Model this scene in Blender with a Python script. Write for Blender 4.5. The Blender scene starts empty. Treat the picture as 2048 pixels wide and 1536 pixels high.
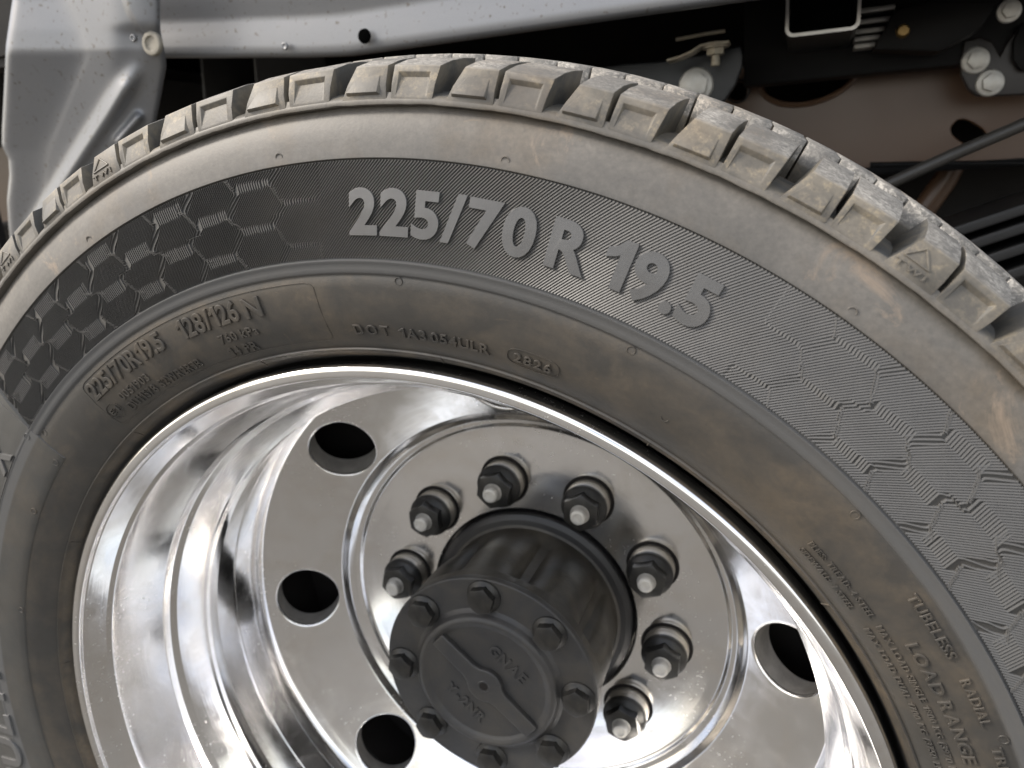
import bpy, bmesh, math, random
import numpy as np
from mathutils import Vector, Matrix, noise

random.seed(7)
RNG = np.random.default_rng(7)
SC = bpy.context.scene
COL = bpy.context.collection
H = 0.395                                   # height of the wheel centre above the ground
rad = math.radians

# ------------------------------------------------------------------ camera
CAM_POS = Vector((0.1989, -0.32183, 0.34399))          # relative to the wheel centre
CAM_ROT = Matrix(((0.93844283, -0.02841477, 0.34426394),
                  (0.33906689, 0.26624671, -0.90230058),
                  (-0.06602048, 0.96348601, 0.25949182)))
cam = bpy.data.cameras.new('camera')
cam.sensor_width = 36.0
cam.lens = 1538 / 2048 * 36.0
cam.clip_start = 0.01
cam.clip_end = 3000
cam.dof.use_dof = True
cam.dof.focus_distance = 0.375
cam.dof.aperture_fstop = 10.5
cam_o = bpy.data.objects.new('camera', cam)
COL.objects.link(cam_o)
cam_o.matrix_world = Matrix.Translation(CAM_POS + Vector((0, 0, H))) @ CAM_ROT.to_4x4()
SC.camera = cam_o

# ------------------------------------------------------------------ sky and sun
SUN_EL, SUN_AZ = 40.0, 242.0               # azimuth: direction towards the sun, degrees from +Y clockwise
world = bpy.data.worlds.new('World')
SC.world = world
world.use_nodes = True
wn = world.node_tree
wn.nodes.clear()
w_out = wn.nodes.new('ShaderNodeOutputWorld')
w_bg = wn.nodes.new('ShaderNodeBackground')
w_sky = wn.nodes.new('ShaderNodeTexSky')
w_sky.sky_type = 'NISHITA'
w_sky.sun_disc = False
w_sky.sun_elevation = rad(SUN_EL)
w_sky.sun_rotation = rad(SUN_AZ)
w_sky.air_density = 1.0
w_sky.dust_density = 2.5
w_tc = wn.nodes.new('ShaderNodeTexCoord')
w_map = wn.nodes.new('ShaderNodeMapping')
w_map.inputs['Scale'].default_value = (1.0, 1.0, 2.4)
w_noise = wn.nodes.new('ShaderNodeTexNoise')
w_noise.inputs['Scale'].default_value = 2.3
w_noise.inputs['Detail'].default_value = 5
w_noise.inputs['Roughness'].default_value = 0.58
w_ramp = wn.nodes.new('ShaderNodeValToRGB')
w_ramp.color_ramp.elements[0].position = 0.36
w_ramp.color_ramp.elements[1].position = 0.72
w_mix = wn.nodes.new('ShaderNodeMixRGB')
w_mix.inputs['Color2'].default_value = (9.4, 9.0, 8.4, 1)
wn.links.new(w_tc.outputs['Generated'], w_map.inputs['Vector'])
wn.links.new(w_map.outputs['Vector'], w_noise.inputs['Vector'])
wn.links.new(w_noise.outputs['Fac'], w_ramp.inputs['Fac'])
wn.links.new(w_ramp.outputs['Color'], w_mix.inputs['Fac'])
wn.links.new(w_sky.outputs['Color'], w_mix.inputs['Color1'])
wn.links.new(w_mix.outputs['Color'], w_bg.inputs['Color'])
w_bg.inputs['Strength'].default_value = 0.12
wn.links.new(w_bg.outputs['Background'], w_out.inputs['Surface'])

sun = bpy.data.lights.new('sun', 'SUN')
sun.energy = 1.5
sun.angle = rad(12)
sun.color = (1.0, 0.93, 0.83)
sun_o = bpy.data.objects.new('sun', sun)
COL.objects.link(sun_o)
_d = Vector((math.sin(rad(SUN_AZ)) * math.cos(rad(SUN_EL)), math.cos(rad(SUN_AZ)) * math.cos(rad(SUN_EL)), math.sin(rad(SUN_EL))))
sun_o.rotation_euler = _d.to_track_quat('Z', 'Y').to_euler()
sun_o.location = (-2, -3, 4)

SC.view_settings.view_transform = 'Standard'
SC.view_settings.look = 'None'
SC.view_settings.exposure = 1.15
SC.view_settings.gamma = 1.0
SC.view_settings.use_curve_mapping = False
SC.cycles.max_bounces = 10
SC.cycles.glossy_bounces = 8
SC.cycles.caustics_reflective = True
SC.cycles.use_denoising = True

# ------------------------------------------------------------------ material helpers
class NT:
    def __init__(self, name):
        self.m = bpy.data.materials.new(name)
        self.m.use_nodes = True
        self.t = self.m.node_tree
        self.bsdf = self.t.nodes['Principled BSDF']
        self.tc = self.t.nodes.new('ShaderNodeTexCoord')
    def n(self, typ, **kw):
        nd = self.t.nodes.new(typ)
        for k, v in kw.items():
            setattr(nd, k, v)
        return nd
    def l(self, a, b):
        self.t.links.new(a, b)
    def val(self, sock, v):
        if hasattr(v, 'node'):
            self.l(v, sock)
        else:
            sock.default_value = v
    def math(self, op, a, b=0.0, clamp=False):
        nd = self.n('ShaderNodeMath', operation=op, use_clamp=clamp)
        self.val(nd.inputs[0], a)
        self.val(nd.inputs[1], b)
        return nd.outputs[0]
    def noise(self, scale, detail=4, rough=0.55, vec=None, dist=0.0):
        nd = self.n('ShaderNodeTexNoise')
        nd.inputs['Scale'].default_value = scale
        nd.inputs['Detail'].default_value = detail
        nd.inputs['Roughness'].default_value = rough
        nd.inputs['Distortion'].default_value = dist
        self.l(vec if vec is not None else self.tc.outputs['Object'], nd.inputs['Vector'])
        return nd.outputs['Fac']
    def ramp(self, fac, stops, interp='LINEAR'):
        nd = self.n('ShaderNodeValToRGB')
        nd.color_ramp.interpolation = interp
        e = nd.color_ramp.elements
        while len(e) < len(stops):
            e.new(0.5)
        for el, (p, c) in zip(e, stops):
            el.position = p
            el.color = c if isinstance(c, tuple) else (c, c, c, 1)
        self.l(fac, nd.inputs['Fac'])
        return nd.outputs['Color']
    def mix(self, fac, a, b):
        nd = self.n('ShaderNodeMixRGB')
        self.val(nd.inputs['Fac'], fac)
        self.val(nd.inputs['Color1'], a)
        self.val(nd.inputs['Color2'], b)
        return nd.outputs['Color']
    def maprange(self, v, a, b, c=0.0, d=1.0):
        nd = self.n('ShaderNodeMapRange')
        self.l(v, nd.inputs['Value'])
        for i, x in zip(('From Min', 'From Max', 'To Min', 'To Max'), (a, b, c, d)):
            nd.inputs[i].default_value = x
        return nd.outputs['Result']
    def bump(self, height, strength=0.3, dist=0.001):
        nd = self.n('ShaderNodeBump')
        nd.inputs['Strength'].default_value = strength
        nd.inputs['Distance'].default_value = dist
        self.l(height, nd.inputs['Height'])
        self.l(nd.outputs['Normal'], self.bsdf.inputs['Normal'])
    def set(self, **kw):
        for k, v in kw.items():
            self.val(self.bsdf.inputs[k.replace('_', ' ')], v)

def polar(nt):
    sx = nt.n('ShaderNodeSeparateXYZ')
    nt.l(nt.tc.outputs['Object'], sx.inputs[0])
    x, y, z = sx.outputs
    r = nt.math('SQRT', nt.math('ADD', nt.math('MULTIPLY', x, x), nt.math('MULTIPLY', z, z)))
    th = nt.math('ARCTAN2', x, z)          # seam at the bottom of the wheel
    return r, th, y

def rubber(name, dark, dust_gain=1.0, rough=0.42):
    nt = NT(name)
    r, th, y = polar(nt)
    k = nt.maprange(r, 0.25, 0.41)
    # how much dirt film lies on each zone of the tyre (bead, clean strip, band, shoulder, tread top)
    zone = nt.ramp(k, [(0.0, 0.04), (0.082, 0.04), (0.088, 0.60), (0.110, 0.60), (0.118, 0.20), (0.22, 0.32), (0.345, 0.38), (0.352, 0.10), (0.395, 0.08), (0.40, 0.10),
                       (0.663, 0.13), (0.672, 0.62), (0.78, 0.80), (0.83, 0.80), (0.90, 0.90), (0.925, 1.0), (1.0, 1.0)])
    comb = nt.n('ShaderNodeCombineXYZ')
    nt.l(nt.math('MULTIPLY', r, 60), comb.inputs[0])
    nt.l(nt.math('MULTIPLY', th, 9), comb.inputs[1])
    nt.l(nt.math('MULTIPLY', y, 30), comb.inputs[2])
    streak = nt.noise(1.0, 6, 0.62, comb.outputs[0], 0.4)
    patch = nt.noise(26, 7, 0.66, None, 0.6)
    fine = nt.noise(420, 3, 0.6)
    p1 = nt.ramp(nt.math('ADD', nt.math('MULTIPLY', streak, 0.5), nt.math('MULTIPLY', patch, 0.5)), [(0.44, 0.0), (0.58, 1.0)])
    con = nt.ramp(k, [(0.0, 0.85), (0.64, 0.85), (0.67, 0.24), (0.80, 0.24), (0.83, 0.6), (1.0, 0.6)])
    flat = nt.ramp(k, [(0.0, 0.22), (0.64, 0.22), (0.67, 0.60), (0.80, 0.60), (0.83, 0.35), (1.0, 0.5)])
    amt = nt.math('MULTIPLY', zone, nt.math('ADD', nt.math('MULTIPLY', p1, con), flat), True)
    amt = nt.math('MULTIPLY', amt, nt.math('ADD', nt.math('MULTIPLY', fine, 0.9), 0.45), True)
    amt = nt.math('MULTIPLY', amt, dust_gain, True)
    brown = (0.142, 0.112, 0.078, 1)
    grey = (0.150, 0.140, 0.124, 1)
    tan = (0.58, 0.545, 0.49, 1)
    dustc = nt.ramp(k, [(0.0, brown), (0.35, brown), (0.40, grey), (0.66, grey), (0.68, (0.222, 0.206, 0.186, 1)), (0.80, (0.235, 0.213, 0.183, 1)), (0.83, (0.20, 0.178, 0.145, 1)), (0.903, (0.21, 0.185, 0.145, 1)), (0.912, tan)])
    hue = nt.noise(14, 4, 0.6)
    dustc = nt.mix(nt.ramp(hue, [(0.50, 0.0), (0.64, 0.55)]), dustc, (0.22, 0.160, 0.095, 1))
    mott = nt.noise(70, 5, 0.65)
    base = nt.mix(mott, tuple(c * 0.75 for c in dark[:3]) + (1,), tuple(c * 1.3 for c in dark[:3]) + (1,))
    clean = nt.ramp(k, [(0.0, 0.0), (0.345, 0.0), (0.352, 1.0), (0.395, 1.0), (0.40, 0.0)])
    base = nt.mix(nt.math('MULTIPLY', clean, 0.8), base, (0.100, 0.101, 0.102, 1))
    col = nt.mix(amt, base, dustc)
    # pale spots and rust-brown blotches of dried mud
    spot = nt.ramp(nt.noise(55, 6, 0.7, None, 1.2), [(0.66, 0.0), (0.74, 0.55)])
    col = nt.mix(nt.math('MULTIPLY', spot, zone, True), col, (0.30, 0.215, 0.13, 1))
    nt.l(col, nt.bsdf.inputs['Base Color'])
    nt.l(nt.math('ADD', nt.math('MULTIPLY', amt, 0.22), rough, True), nt.bsdf.inputs['Roughness'])
    nt.set(**{'Specular_IOR_Level': 0.55})
    wornv = nt.n('ShaderNodeCombineXYZ')
    nt.l(nt.math('MULTIPLY', th, 130), wornv.inputs[0])
    nt.l(nt.math('MULTIPLY', y, 800), wornv.inputs[1])
    nt.l(nt.math('MULTIPLY', r, 500), wornv.inputs[2])
    grain = nt.ramp(nt.noise(260, 5, 0.75), [(0.50, 0.0), (0.66, 1.0)])
    shoulder = nt.ramp(k, [(0.815, 0.0), (0.83, 1.0), (0.905, 1.0), (0.912, 0.0)])
    col = nt.mix(nt.math('MULTIPLY', nt.math('MULTIPLY', grain, shoulder), nt.math('MULTIPLY', p1, 0.55)), col, (0.42, 0.34, 0.22, 1))
    worn = nt.ramp(nt.noise(1.0, 6, 0.75, wornv.outputs[0], 0.5), [(0.46, 0.0), (0.55, 1.0)])
    tread = nt.ramp(k, [(0.905, 0.0), (0.912, 1.0)])
    col = nt.mix(nt.math('MULTIPLY', nt.math('MULTIPLY', worn, tread), 0.85), col, (0.15, 0.143, 0.132, 1))
    pit = nt.ramp(nt.noise(650, 3, 0.65), [(0.46, 0.0), (0.60, 1.0)])
    col = nt.mix(nt.math('MULTIPLY', nt.math('MULTIPLY', pit, tread), 0.7), col, (0.14, 0.133, 0.122, 1))
    stain = nt.ramp(nt.noise(19, 9, 0.74, None, 0.7), [(0.585, 0.0), (0.665, 0.75)])
    outer = nt.ramp(k, [(0.665, 0.0), (0.68, 1.0), (0.80, 1.0), (0.815, 0.0)])
    col = nt.mix(nt.math('MULTIPLY', stain, outer), col, (0.30, 0.228, 0.165, 1))
    bare = nt.ramp(nt.noise(13, 7, 0.7, None, 1.0), [(0.56, 0.0), (0.66, 0.55)])
    col = nt.mix(nt.math('MULTIPLY', bare, outer), col, (0.095, 0.090, 0.086, 1))
    nt.l(col, nt.bsdf.inputs['Base Color'])
    hgt = nt.math('ADD', nt.math('MULTIPLY', nt.math('MULTIPLY', worn, tread), 0.9), nt.math('MULTIPLY', nt.noise(900, 3, 0.6), 0.5))
    hgt = nt.math('ADD', hgt, nt.math('MULTIPLY', nt.noise(160, 4, 0.6), 0.8))
    nt.bump(hgt, 0.22, 0.0006)
    return nt.m

def simple(name, col, rough=0.5, metal=0.0, var=0.25, nscale=60, bump=0.0, bscale=300, dust=None, dust_amt=0.3, spec=0.5, coat=0.0):
    nt = NT(name)
    n1 = nt.noise(nscale, 5, 0.6)
    a = tuple(max(0, c * (1 - var)) for c in col[:3]) + (1,)
    b = tuple(min(1, c * (1 + var)) for c in col[:3]) + (1,)
    c = nt.mix(n1, a, b)
    if dust:
        d = nt.ramp(nt.noise(nscale * 0.45, 7, 0.68, None, 0.5), [(0.42, 0.0), (0.70, dust_amt)])
        c = nt.mix(d, c, dust + (1,))
    nt.l(c, nt.bsdf.inputs['Base Color'])
    nt.set(Metallic=metal)
    nt.l(nt.math('ADD', nt.math('MULTIPLY', nt.noise(nscale * 1.7, 4), 0.2), rough - 0.1, True), nt.bsdf.inputs['Roughness'])
    nt.bsdf.inputs['Specular IOR Level'].default_value = spec
    nt.bsdf.inputs['Coat Weight'].default_value = coat
    nt.bsdf.inputs['Coat Roughness'].default_value = 0.15
    if bump:
        nt.bump(nt.noise(bscale, 4, 0.6), bump, 0.0006)
    return nt.m

def polished(name):
    nt = NT(name)
    r, th, y = polar(nt)
    sm = nt.noise(38, 6, 0.62, None, 0.8)
    rough = nt.math('ADD', nt.math('MULTIPLY', nt.ramp(sm, [(0.38, 0.0), (0.72, 1.0)]), 0.10), 0.10)
    speck = nt.ramp(nt.noise(330, 3, 0.7), [(0.635, 0.0), (0.70, 1.0)])
    spots = nt.ramp(nt.noise(11, 3, 0.6), [(0.48, 0.0), (0.62, 1.0)])
    sp = nt.math('MULTIPLY', speck, spots)
    rough = nt.math('ADD', rough, nt.math('MULTIPLY', sp, 0.35), True)
    nt.l(rough, nt.bsdf.inputs['Roughness'])
    col = nt.mix(nt.math('MULTIPLY', sp, 0.4), (0.86, 0.86, 0.865, 1), (0.60, 0.57, 0.52, 1))
    film = nt.ramp(nt.noise(17, 6, 0.7, None, 0.8), [(0.46, 0.0), (0.70, 0.5)])
    rough2 = nt.math('ADD', rough, nt.math('MULTIPLY', film, 0.16), True)
    nt.l(rough2, nt.bsdf.inputs['Roughness'])
    col = nt.mix(film, col, (0.66, 0.61, 0.54, 1))
    nt.l(col, nt.bsdf.inputs['Base Color'])
    nt.set(Metallic=1.0)
    # faint turning marks left by the lathe, plus a slight waviness of the polish
    comb = nt.n('ShaderNodeCombineXYZ')
    nt.l(nt.math('MULTIPLY', r, 620), comb.inputs[0])
    nt.l(nt.math('MULTIPLY', y, 620), comb.inputs[1])
    nt.l(nt.math('MULTIPLY', th, 1.5), comb.inputs[2])
    turn = nt.noise(1.0, 2, 0.5, comb.outputs[0])
    wav = nt.noise(45, 3, 0.5)
    nt.bump(nt.math('ADD', nt.math('MULTIPLY', turn, 0.16), nt.math('MULTIPLY', wav, 0.45)), 0.12, 0.001)
    return nt.m

M_RUB = rubber('tyre_rubber', (0.040, 0.039, 0.037))
M_GRV = simple('groove_rubber', (0.070, 0.070, 0.067), 0.55, 0, 0.3, 90, 0.4, 400, (0.26, 0.22, 0.155), 0.7)
M_RIB = rubber('tyre_rubber_ribs', (0.085, 0.083, 0.080), 0.7)
M_LET = rubber('tyre_rubber_raised', (0.088, 0.087, 0.086), 0.5)
M_PAN = rubber('tyre_rubber_panel', (0.052, 0.052, 0.050), 0.45)
M_ALU = polished('polished_aluminium')
M_CAST = simple('machined_aluminium', (0.62, 0.60, 0.57), 0.42, 0.45, 0.25, 60, 0.2, 300, (0.12, 0.10, 0.08), 0.5)
M_HUB = simple('black_hub_paint', (0.027, 0.0275, 0.029), 0.46, 0, 0.3, 50, 0.25, 500, (0.10, 0.085, 0.06), 0.28)
M_HUBD = simple('dusty_black_cast_iron', (0.026, 0.0245, 0.022), 0.5, 0, 0.3, 40, 0.4, 350, (0.10, 0.085, 0.062), 0.6)
M_NUT = simple('black_phosphate', (0.020, 0.020, 0.020), 0.36, 0.35, 0.3, 120, 0.2, 700, (0.12, 0.11, 0.09), 0.25)
M_ZINC = simple('dull_zinc', (0.60, 0.59, 0.56), 0.46, 0.45, 0.18, 140, 0.25, 600, (0.35, 0.31, 0.24), 0.35)
M_SLEEVE = simple('brushed_steel_sleeve', (0.44, 0.41, 0.36), 0.42, 0.8, 0.2, 140, 0.2, 600, (0.30, 0.26, 0.2), 0.3)
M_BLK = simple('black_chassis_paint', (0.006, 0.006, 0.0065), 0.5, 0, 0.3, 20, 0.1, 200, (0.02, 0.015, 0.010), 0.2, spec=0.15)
M_BRN = simple('black_paint_brown_reflection', (0.105, 0.060, 0.036), 0.33, 0, 0.2, 8, 0.06, 200, (0.09, 0.066, 0.048), 0.35)  # black frame; its brown reflection is put into the base colour
M_BRK = simple('blue_black_bracket_paint', (0.012, 0.0135, 0.016), 0.38, 0, 0.2, 20, 0.1, 200)
M_STEEL = simple('bare_steel_edge', (0.55, 0.53, 0.50), 0.35, 0.9, 0.15, 90)
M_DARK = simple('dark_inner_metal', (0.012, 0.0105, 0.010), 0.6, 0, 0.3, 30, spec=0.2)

def silver_paint():
    nt = NT('silver_body_paint')
    fl = nt.noise(2600, 1, 0.5)
    c = nt.mix(fl, (0.145, 0.149, 0.158, 1), (0.215, 0.221, 0.232, 1))
    dirt = nt.ramp(nt.noise(230, 2, 0.5), [(0.645, 0.0), (0.685, 0.8)])
    clump = nt.ramp(nt.noise(16, 3, 0.6), [(0.38, 0.2), (0.58, 1.0)])
    c = nt.mix(nt.math('MULTIPLY', dirt, clump), c, (0.085, 0.072, 0.055, 1))
    film = nt.ramp(nt.noise(9, 5, 0.6), [(0.4, 0.0), (0.7, 0.16)])
    c = nt.mix(film, c, (0.30, 0.28, 0.25, 1))
    nt.l(c, nt.bsdf.inputs['Base Color'])
    nt.set(Metallic=0.5, Roughness=0.44)
    nt.bsdf.inputs['Coat Weight'].default_value = 0.3
    nt.bsdf.inputs['Coat Roughness'].default_value = 0.16
    nt.bump(nt.math('ADD', nt.noise(60, 3, 0.5), nt.math('MULTIPLY', dirt, 0.5)), 0.05, 0.001)
    return nt.m
M_SILVER = silver_paint()

def asphalt():
    nt = NT('pale_worn_asphalt')
    n1 = nt.noise(240, 4, 0.7)
    n2 = nt.noise(1.2, 5, 0.6)
    c = nt.mix(n1, (0.095, 0.088, 0.077, 1), (0.185, 0.172, 0.152, 1))
    c = nt.mix(nt.ramp(n2, [(0.35, 0.0), (0.7, 0.5)]), c, (0.105, 0.101, 0.094, 1))
    nt.l(c, nt.bsdf.inputs['Base Color'])
    nt.set(Roughness=0.9)
    nt.bump(n1, 0.6, 0.004)
    return nt.m
M_GROUND = asphalt()

# ------------------------------------------------------------------ mesh helpers
def finish(name, verts, faces, mat, parent=None, loc=None, smooth=True, sharp=38, kind=None):
    me = bpy.data.meshes.new(name)
    me.from_pydata([tuple(v) for v in verts], [], [tuple(f) for f in faces])
    me.update()
    return link(name, me, mat, parent, loc, smooth, sharp, kind)

def link(name, me, mat, parent=None, loc=None, smooth=True, sharp=38, kind=None):
    if mat and not me.materials:
        me.materials.append(mat)
    if smooth and len(me.polygons):
        me.polygons.foreach_set('use_smooth', [True] * len(me.polygons))
        if sharp:
            me.set_sharp_from_angle(angle=rad(sharp))
    o = bpy.data.objects.new(name, me)
    COL.objects.link(o)
    if parent is not None:
        o.parent = parent
        if loc is None:
            loc = parent.get('_child', (0, 0, 0))
    elif loc is None:
        loc = (0, 0, H)
    o.location = loc
    if kind:
        o['kind'] = kind
    return o

def tag(o, label, cat=None, group=None, kind=None):
    o['label'] = label
    if cat:
        o['category'] = cat
    if group:
        o['group'] = group
    if kind:
        o['kind'] = kind
    return o

CHILD = {}
def empty(name, loc, label, cat):
    o = bpy.data.objects.new(name, None)
    o.empty_display_size = 0.05
    COL.objects.link(o)
    o.location = loc
    tag(o, label, cat)
    CHILD[o.name] = (-loc[0], -loc[1], H - loc[2])   # parts are modelled relative to the wheel centre
    return o

def part(name, verts, faces, mat, parent, **kw):
    return finish(name, verts, faces, mat, parent, CHILD.get(parent.name, (0, 0, 0)), **kw)

def fillet(pts):
    """pts: (R, Y[, radius]); corners with a radius are rounded"""
    out = []
    n = len(pts)
    for i, p in enumerate(pts):
        r = p[2] if len(p) > 2 else 0
        P = Vector(p[:2])
        if r <= 0 or i in (0, n - 1):
            out.append(tuple(P))
            continue
        A = Vector(pts[i - 1][:2]) - P
        B = Vector(pts[i + 1][:2]) - P
        la, lb = A.length, B.length
        A.normalize(); B.normalize()
        ang = A.angle(B)
        d = min(r / math.tan(ang / 2), la * 0.48, lb * 0.48)
        rr = d * math.tan(ang / 2)
        c = P + (A + B).normalized() * (rr / math.sin(ang / 2))
        s, e = P + A * d, P + B * d
        a0 = math.atan2(s.y - c.y, s.x - c.x)
        a1 = math.atan2(e.y - c.y, e.x - c.x)
        da = (a1 - a0 + math.pi) % (2 * math.pi) - math.pi
        k = max(3, int(abs(da) / rad(9)))
        for j in range(k + 1):
            a = a0 + da * j / k
            out.append((c.x + rr * math.cos(a), c.y + rr * math.sin(a)))
    return out

def lathe(prof, n=256, a0=0.0, a1=360.0, rfun=None):
    """profile (R, Y) turned about the Y axis; normals face the outside when R rises while Y falls"""
    full = abs(a1 - a0) >= 359.99
    cnt = n if full else n + 1
    ang = np.radians(a0 + (a1 - a0) * np.arange(cnt) / n)
    V = []
    for i, (R, Y) in enumerate(prof):
        RR = np.full(cnt, R)
        YY = np.full(cnt, Y)
        if rfun:
            RR, YY = rfun(i, ang, RR, YY)
        V.append(np.stack([RR * np.cos(ang), YY, RR * np.sin(ang)], 1))
    V = np.concatenate(V)
    F = []
    for i in range(len(prof) - 1):
        for j in range(n):
            k = (j + 1) % cnt
            F.append((i * cnt + j, i * cnt + k, (i + 1) * cnt + k, (i + 1) * cnt + j))
    return V, F

class MB:
    def __init__(self):
        self.v, self.f = [], []
    def add(self, V, F, M=None):
        b = len(self.v)
        for p in V:
            p = Vector(p)
            self.v.append(M @ p if M else p)
        self.f += [tuple(i + b for i in q) for q in F]
        return self
    def box(self, c, s, M=None):
        x, y, z = [a / 2 for a in s]
        V = [Vector(c) + Vector((i * x, j * y, k * z)) for i in (-1, 1) for j in (-1, 1) for k in (-1, 1)]
        F = [(0, 1, 3, 2), (4, 6, 7, 5), (0, 4, 5, 1), (2, 3, 7, 6), (0, 2, 6, 4), (1, 5, 7, 3)]
        return self.add(V, F, M)
    def prism(self, poly, y0, y1, M=None):
        """closed outline of (x, z) points, extruded along Y"""
        n = len(poly)
        V = [(p[0], y0, p[1]) for p in poly] + [(p[0], y1, p[1]) for p in poly]
        F = [tuple(range(n)), tuple(range(2 * n - 1, n - 1, -1))]
        F += [(i, i + n, (i + 1) % n + n, (i + 1) % n) for i in range(n)]
        return self.add(V, F, M)
    def tube(self, pts, r, n=12):
        pts = [Vector(p) for p in pts]
        V, F = [], []
        for i, p in enumerate(pts):
            t = (pts[min(i + 1, len(pts) - 1)] - pts[max(i - 1, 0)]).normalized()
            u = t.cross(Vector((0, 0, 1)))
            if u.length < 1e-4:
                u = t.cross(Vector((0, 1, 0)))
            u.normalize()
            w = t.cross(u)
            rr = r[i] if isinstance(r, (list, tuple)) else r
            for j in range(n):
                a = 2 * math.pi * j / n
                V.append(p + u * rr * math.cos(a) + w * rr * math.sin(a))
        for i in range(len(pts) - 1):
            for j in range(n):
                k = (j + 1) % n
                F.append((i * n + j, i * n + k, (i + 1) * n + k, (i + 1) * n + j))
        F.append(tuple(range(n - 1, -1, -1)))
        F.append(tuple(range((len(pts) - 1) * n, len(pts) * n)))
        return self.add(V, F)
    def mesh(self, name, bevel=0.0, seg=2, angle=30):
        me = bpy.data.meshes.new(name)
        me.from_pydata([tuple(v) for v in self.v], [], self.f)
        bm = bmesh.new()
        bm.from_mesh(me)
        bmesh.ops.recalc_face_normals(bm, faces=bm.faces)
        if bevel:
            es = [e for e in bm.edges if len(e.link_faces) == 2 and e.calc_face_angle(0) > rad(angle)]
            bmesh.ops.bevel(bm, geom=es, offset=bevel, segments=seg, affect='EDGES', profile=0.6, clamp_overlap=True)
        bm.to_mesh(me)
        bm.free()
        return me
    def obj(self, name, mat, parent=None, bevel=0.0, seg=2, angle=30, smooth=True, sharp=38, loc=None, kind=None):
        me = self.mesh(name, bevel, seg, angle)
        if parent is not None and loc is None:
            loc = CHILD.get(parent.name, (0, 0, 0))
        return link(name, me, mat, parent, loc, smooth, sharp, kind)

def at(px, py, Y):
    """the point at depth Y (from the wheel face) seen at this pixel of the 2048x1536 photograph"""
    d = CAM_ROT @ Vector(((px - 1024) / 1538, -(py - 768) / 1538, -1))
    s = (Y - CAM_POS.y) / d.y
    return CAM_POS + d * s

# ------------------------------------------------------------------ ground
gv, gf = [], []
N = 24
xs = [math.copysign(abs(t) ** 3 * 1200, t) for t in np.linspace(-1, 1, N)]
for x in xs:
    for y in xs:
        gv.append((x, y, 0))
for i in range(N - 1):
    for j in range(N - 1):
        gf.append((i * N + j, (i + 1) * N + j, (i + 1) * N + j + 1, i * N + j + 1))
g = finish('ground', gv, gf, M_GROUND, None, (0, 0, 0), kind='structure')
tag(g, 'pale worn asphalt the truck stands on', kind='structure')

# ================================================================== TYRE
wheel = empty('truck_wheel_assembly', (0, 0.11, 0), 'truck wheel with dusty black tyre on a deep polished aluminium rim', 'wheel')

TOP = [(0.250, 0.030), (0.2600, 0.0045), (0.2650, -0.0010), (0.2680, -0.0045), (0.274, -0.0078), (0.280, -0.0112), (0.290, -0.0143), (0.300, -0.0157),
       (0.3060, -0.0159), (0.3126, -0.0169), (0.335, -0.0150), (0.3565, -0.0114), (0.365, -0.0104), (0.3735, -0.0083), (0.3788, -0.0075)]
_tr = np.array([p[0] for p in TOP]); _ty = np.array([p[1] for p in TOP])
def ysurf(R):
    return np.interp(R, _tr, _ty)

BAND_IN, BAND_OUT = 0.3129, 0.3563
REC = 0.0009
prof = [(0.2500, 0.0300), (0.2590, 0.0200), (0.2612, 0.0130), (0.2622, 0.0060), (0.2645, 0.0002), (0.2662, -0.0022), (0.2672, -0.0031),
        (0.2675, -0.0042), (0.2680, -0.0050), (0.2686, -0.0049), (0.2690, -0.0044), (0.2705, -0.0056), (0.2740, -0.0078), (0.2800, -0.0112),
        (0.2850, -0.0130), (0.2900, -0.0143), (0.2950, -0.0151), (0.3000, -0.0157), (0.3050, -0.0158), (0.3057, -0.0155), (0.3061, -0.0157),
        (0.3065, -0.0166), (0.3072, -0.0170), (0.3090, -0.0172), (0.3113, -0.0173), (0.3119, -0.0178), (0.3125, -0.0178), (0.3128, -0.0172),
        (BAND_IN + 0.0002, float(ysurf(0.3131)) + REC)]
for R in np.linspace(0.3155, 0.3555, 12):
    prof.append((float(R), float(ysurf(R)) + REC))
prof += [(BAND_OUT, float(ysurf(BAND_OUT)) + REC), (BAND_OUT + 0.0003, -0.0112), (BAND_OUT + 0.0007, -0.0118), (0.3600, -0.0114), (0.3650, -0.0106),
         (0.3690, -0.0096), (0.3730, -0.0082), (0.3760, -0.0066), (0.3778, -0.0052), (0.3786, -0.0044), (0.3789, -0.0052), (0.3788, -0.0078), (0.3791, -0.0092), (0.3800, -0.0094),
         (0.3815, -0.0088), (0.3828, -0.0074), (0.3838, -0.0045), (0.3850, 0.0010), (0.3862, 0.0100), (0.3870, 0.0300), (0.3880, 0.1000),
         (0.3870, 0.2000), (0.3840, 0.2250), (0.3700, 0.2420), (0.3400, 0.2520), (0.3000, 0.2520), (0.2650, 0.2400), (0.2500, 0.2150)]
EDGE = [i for i, p in enumerate(prof) if 0.3785 < p[0] < 0.3796 and p[1] < -0.004]
def tyre_r(i, ang, RR, YY):
    if i in EDGE:                       # the ragged mould flash along the shoulder
        j = np.array([noise.noise(Vector((math.cos(a) * 40, math.sin(a) * 40, 3.1))) * 0.00035 +
                      noise.noise(Vector((math.cos(a) * 130, math.sin(a) * 130, 9.1))) * 0.00022 for a in ang])
        RR = RR + j
    return RR, YY
V, F = lathe(prof, 720, rfun=tyre_r)
tyre = part('tyre', V, F, M_RUB, wheel, sharp=50)
tyre.data.materials.append(M_GRV)
for p in tyre.data.polygons:
    if math.hypot(p.center.x, p.center.z) > 0.3826 and p.center.y > -0.006:
        p.material_index = 1
tag(tyre, 'dusty black truck tyre with ribbed sidewall band and raised size lettering')

def on_side(th, R, lift=0.0):
    th = np.radians(th)
    return np.stack([R * np.cos(th), ysurf(R) - lift, R * np.sin(th)], -1)

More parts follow.
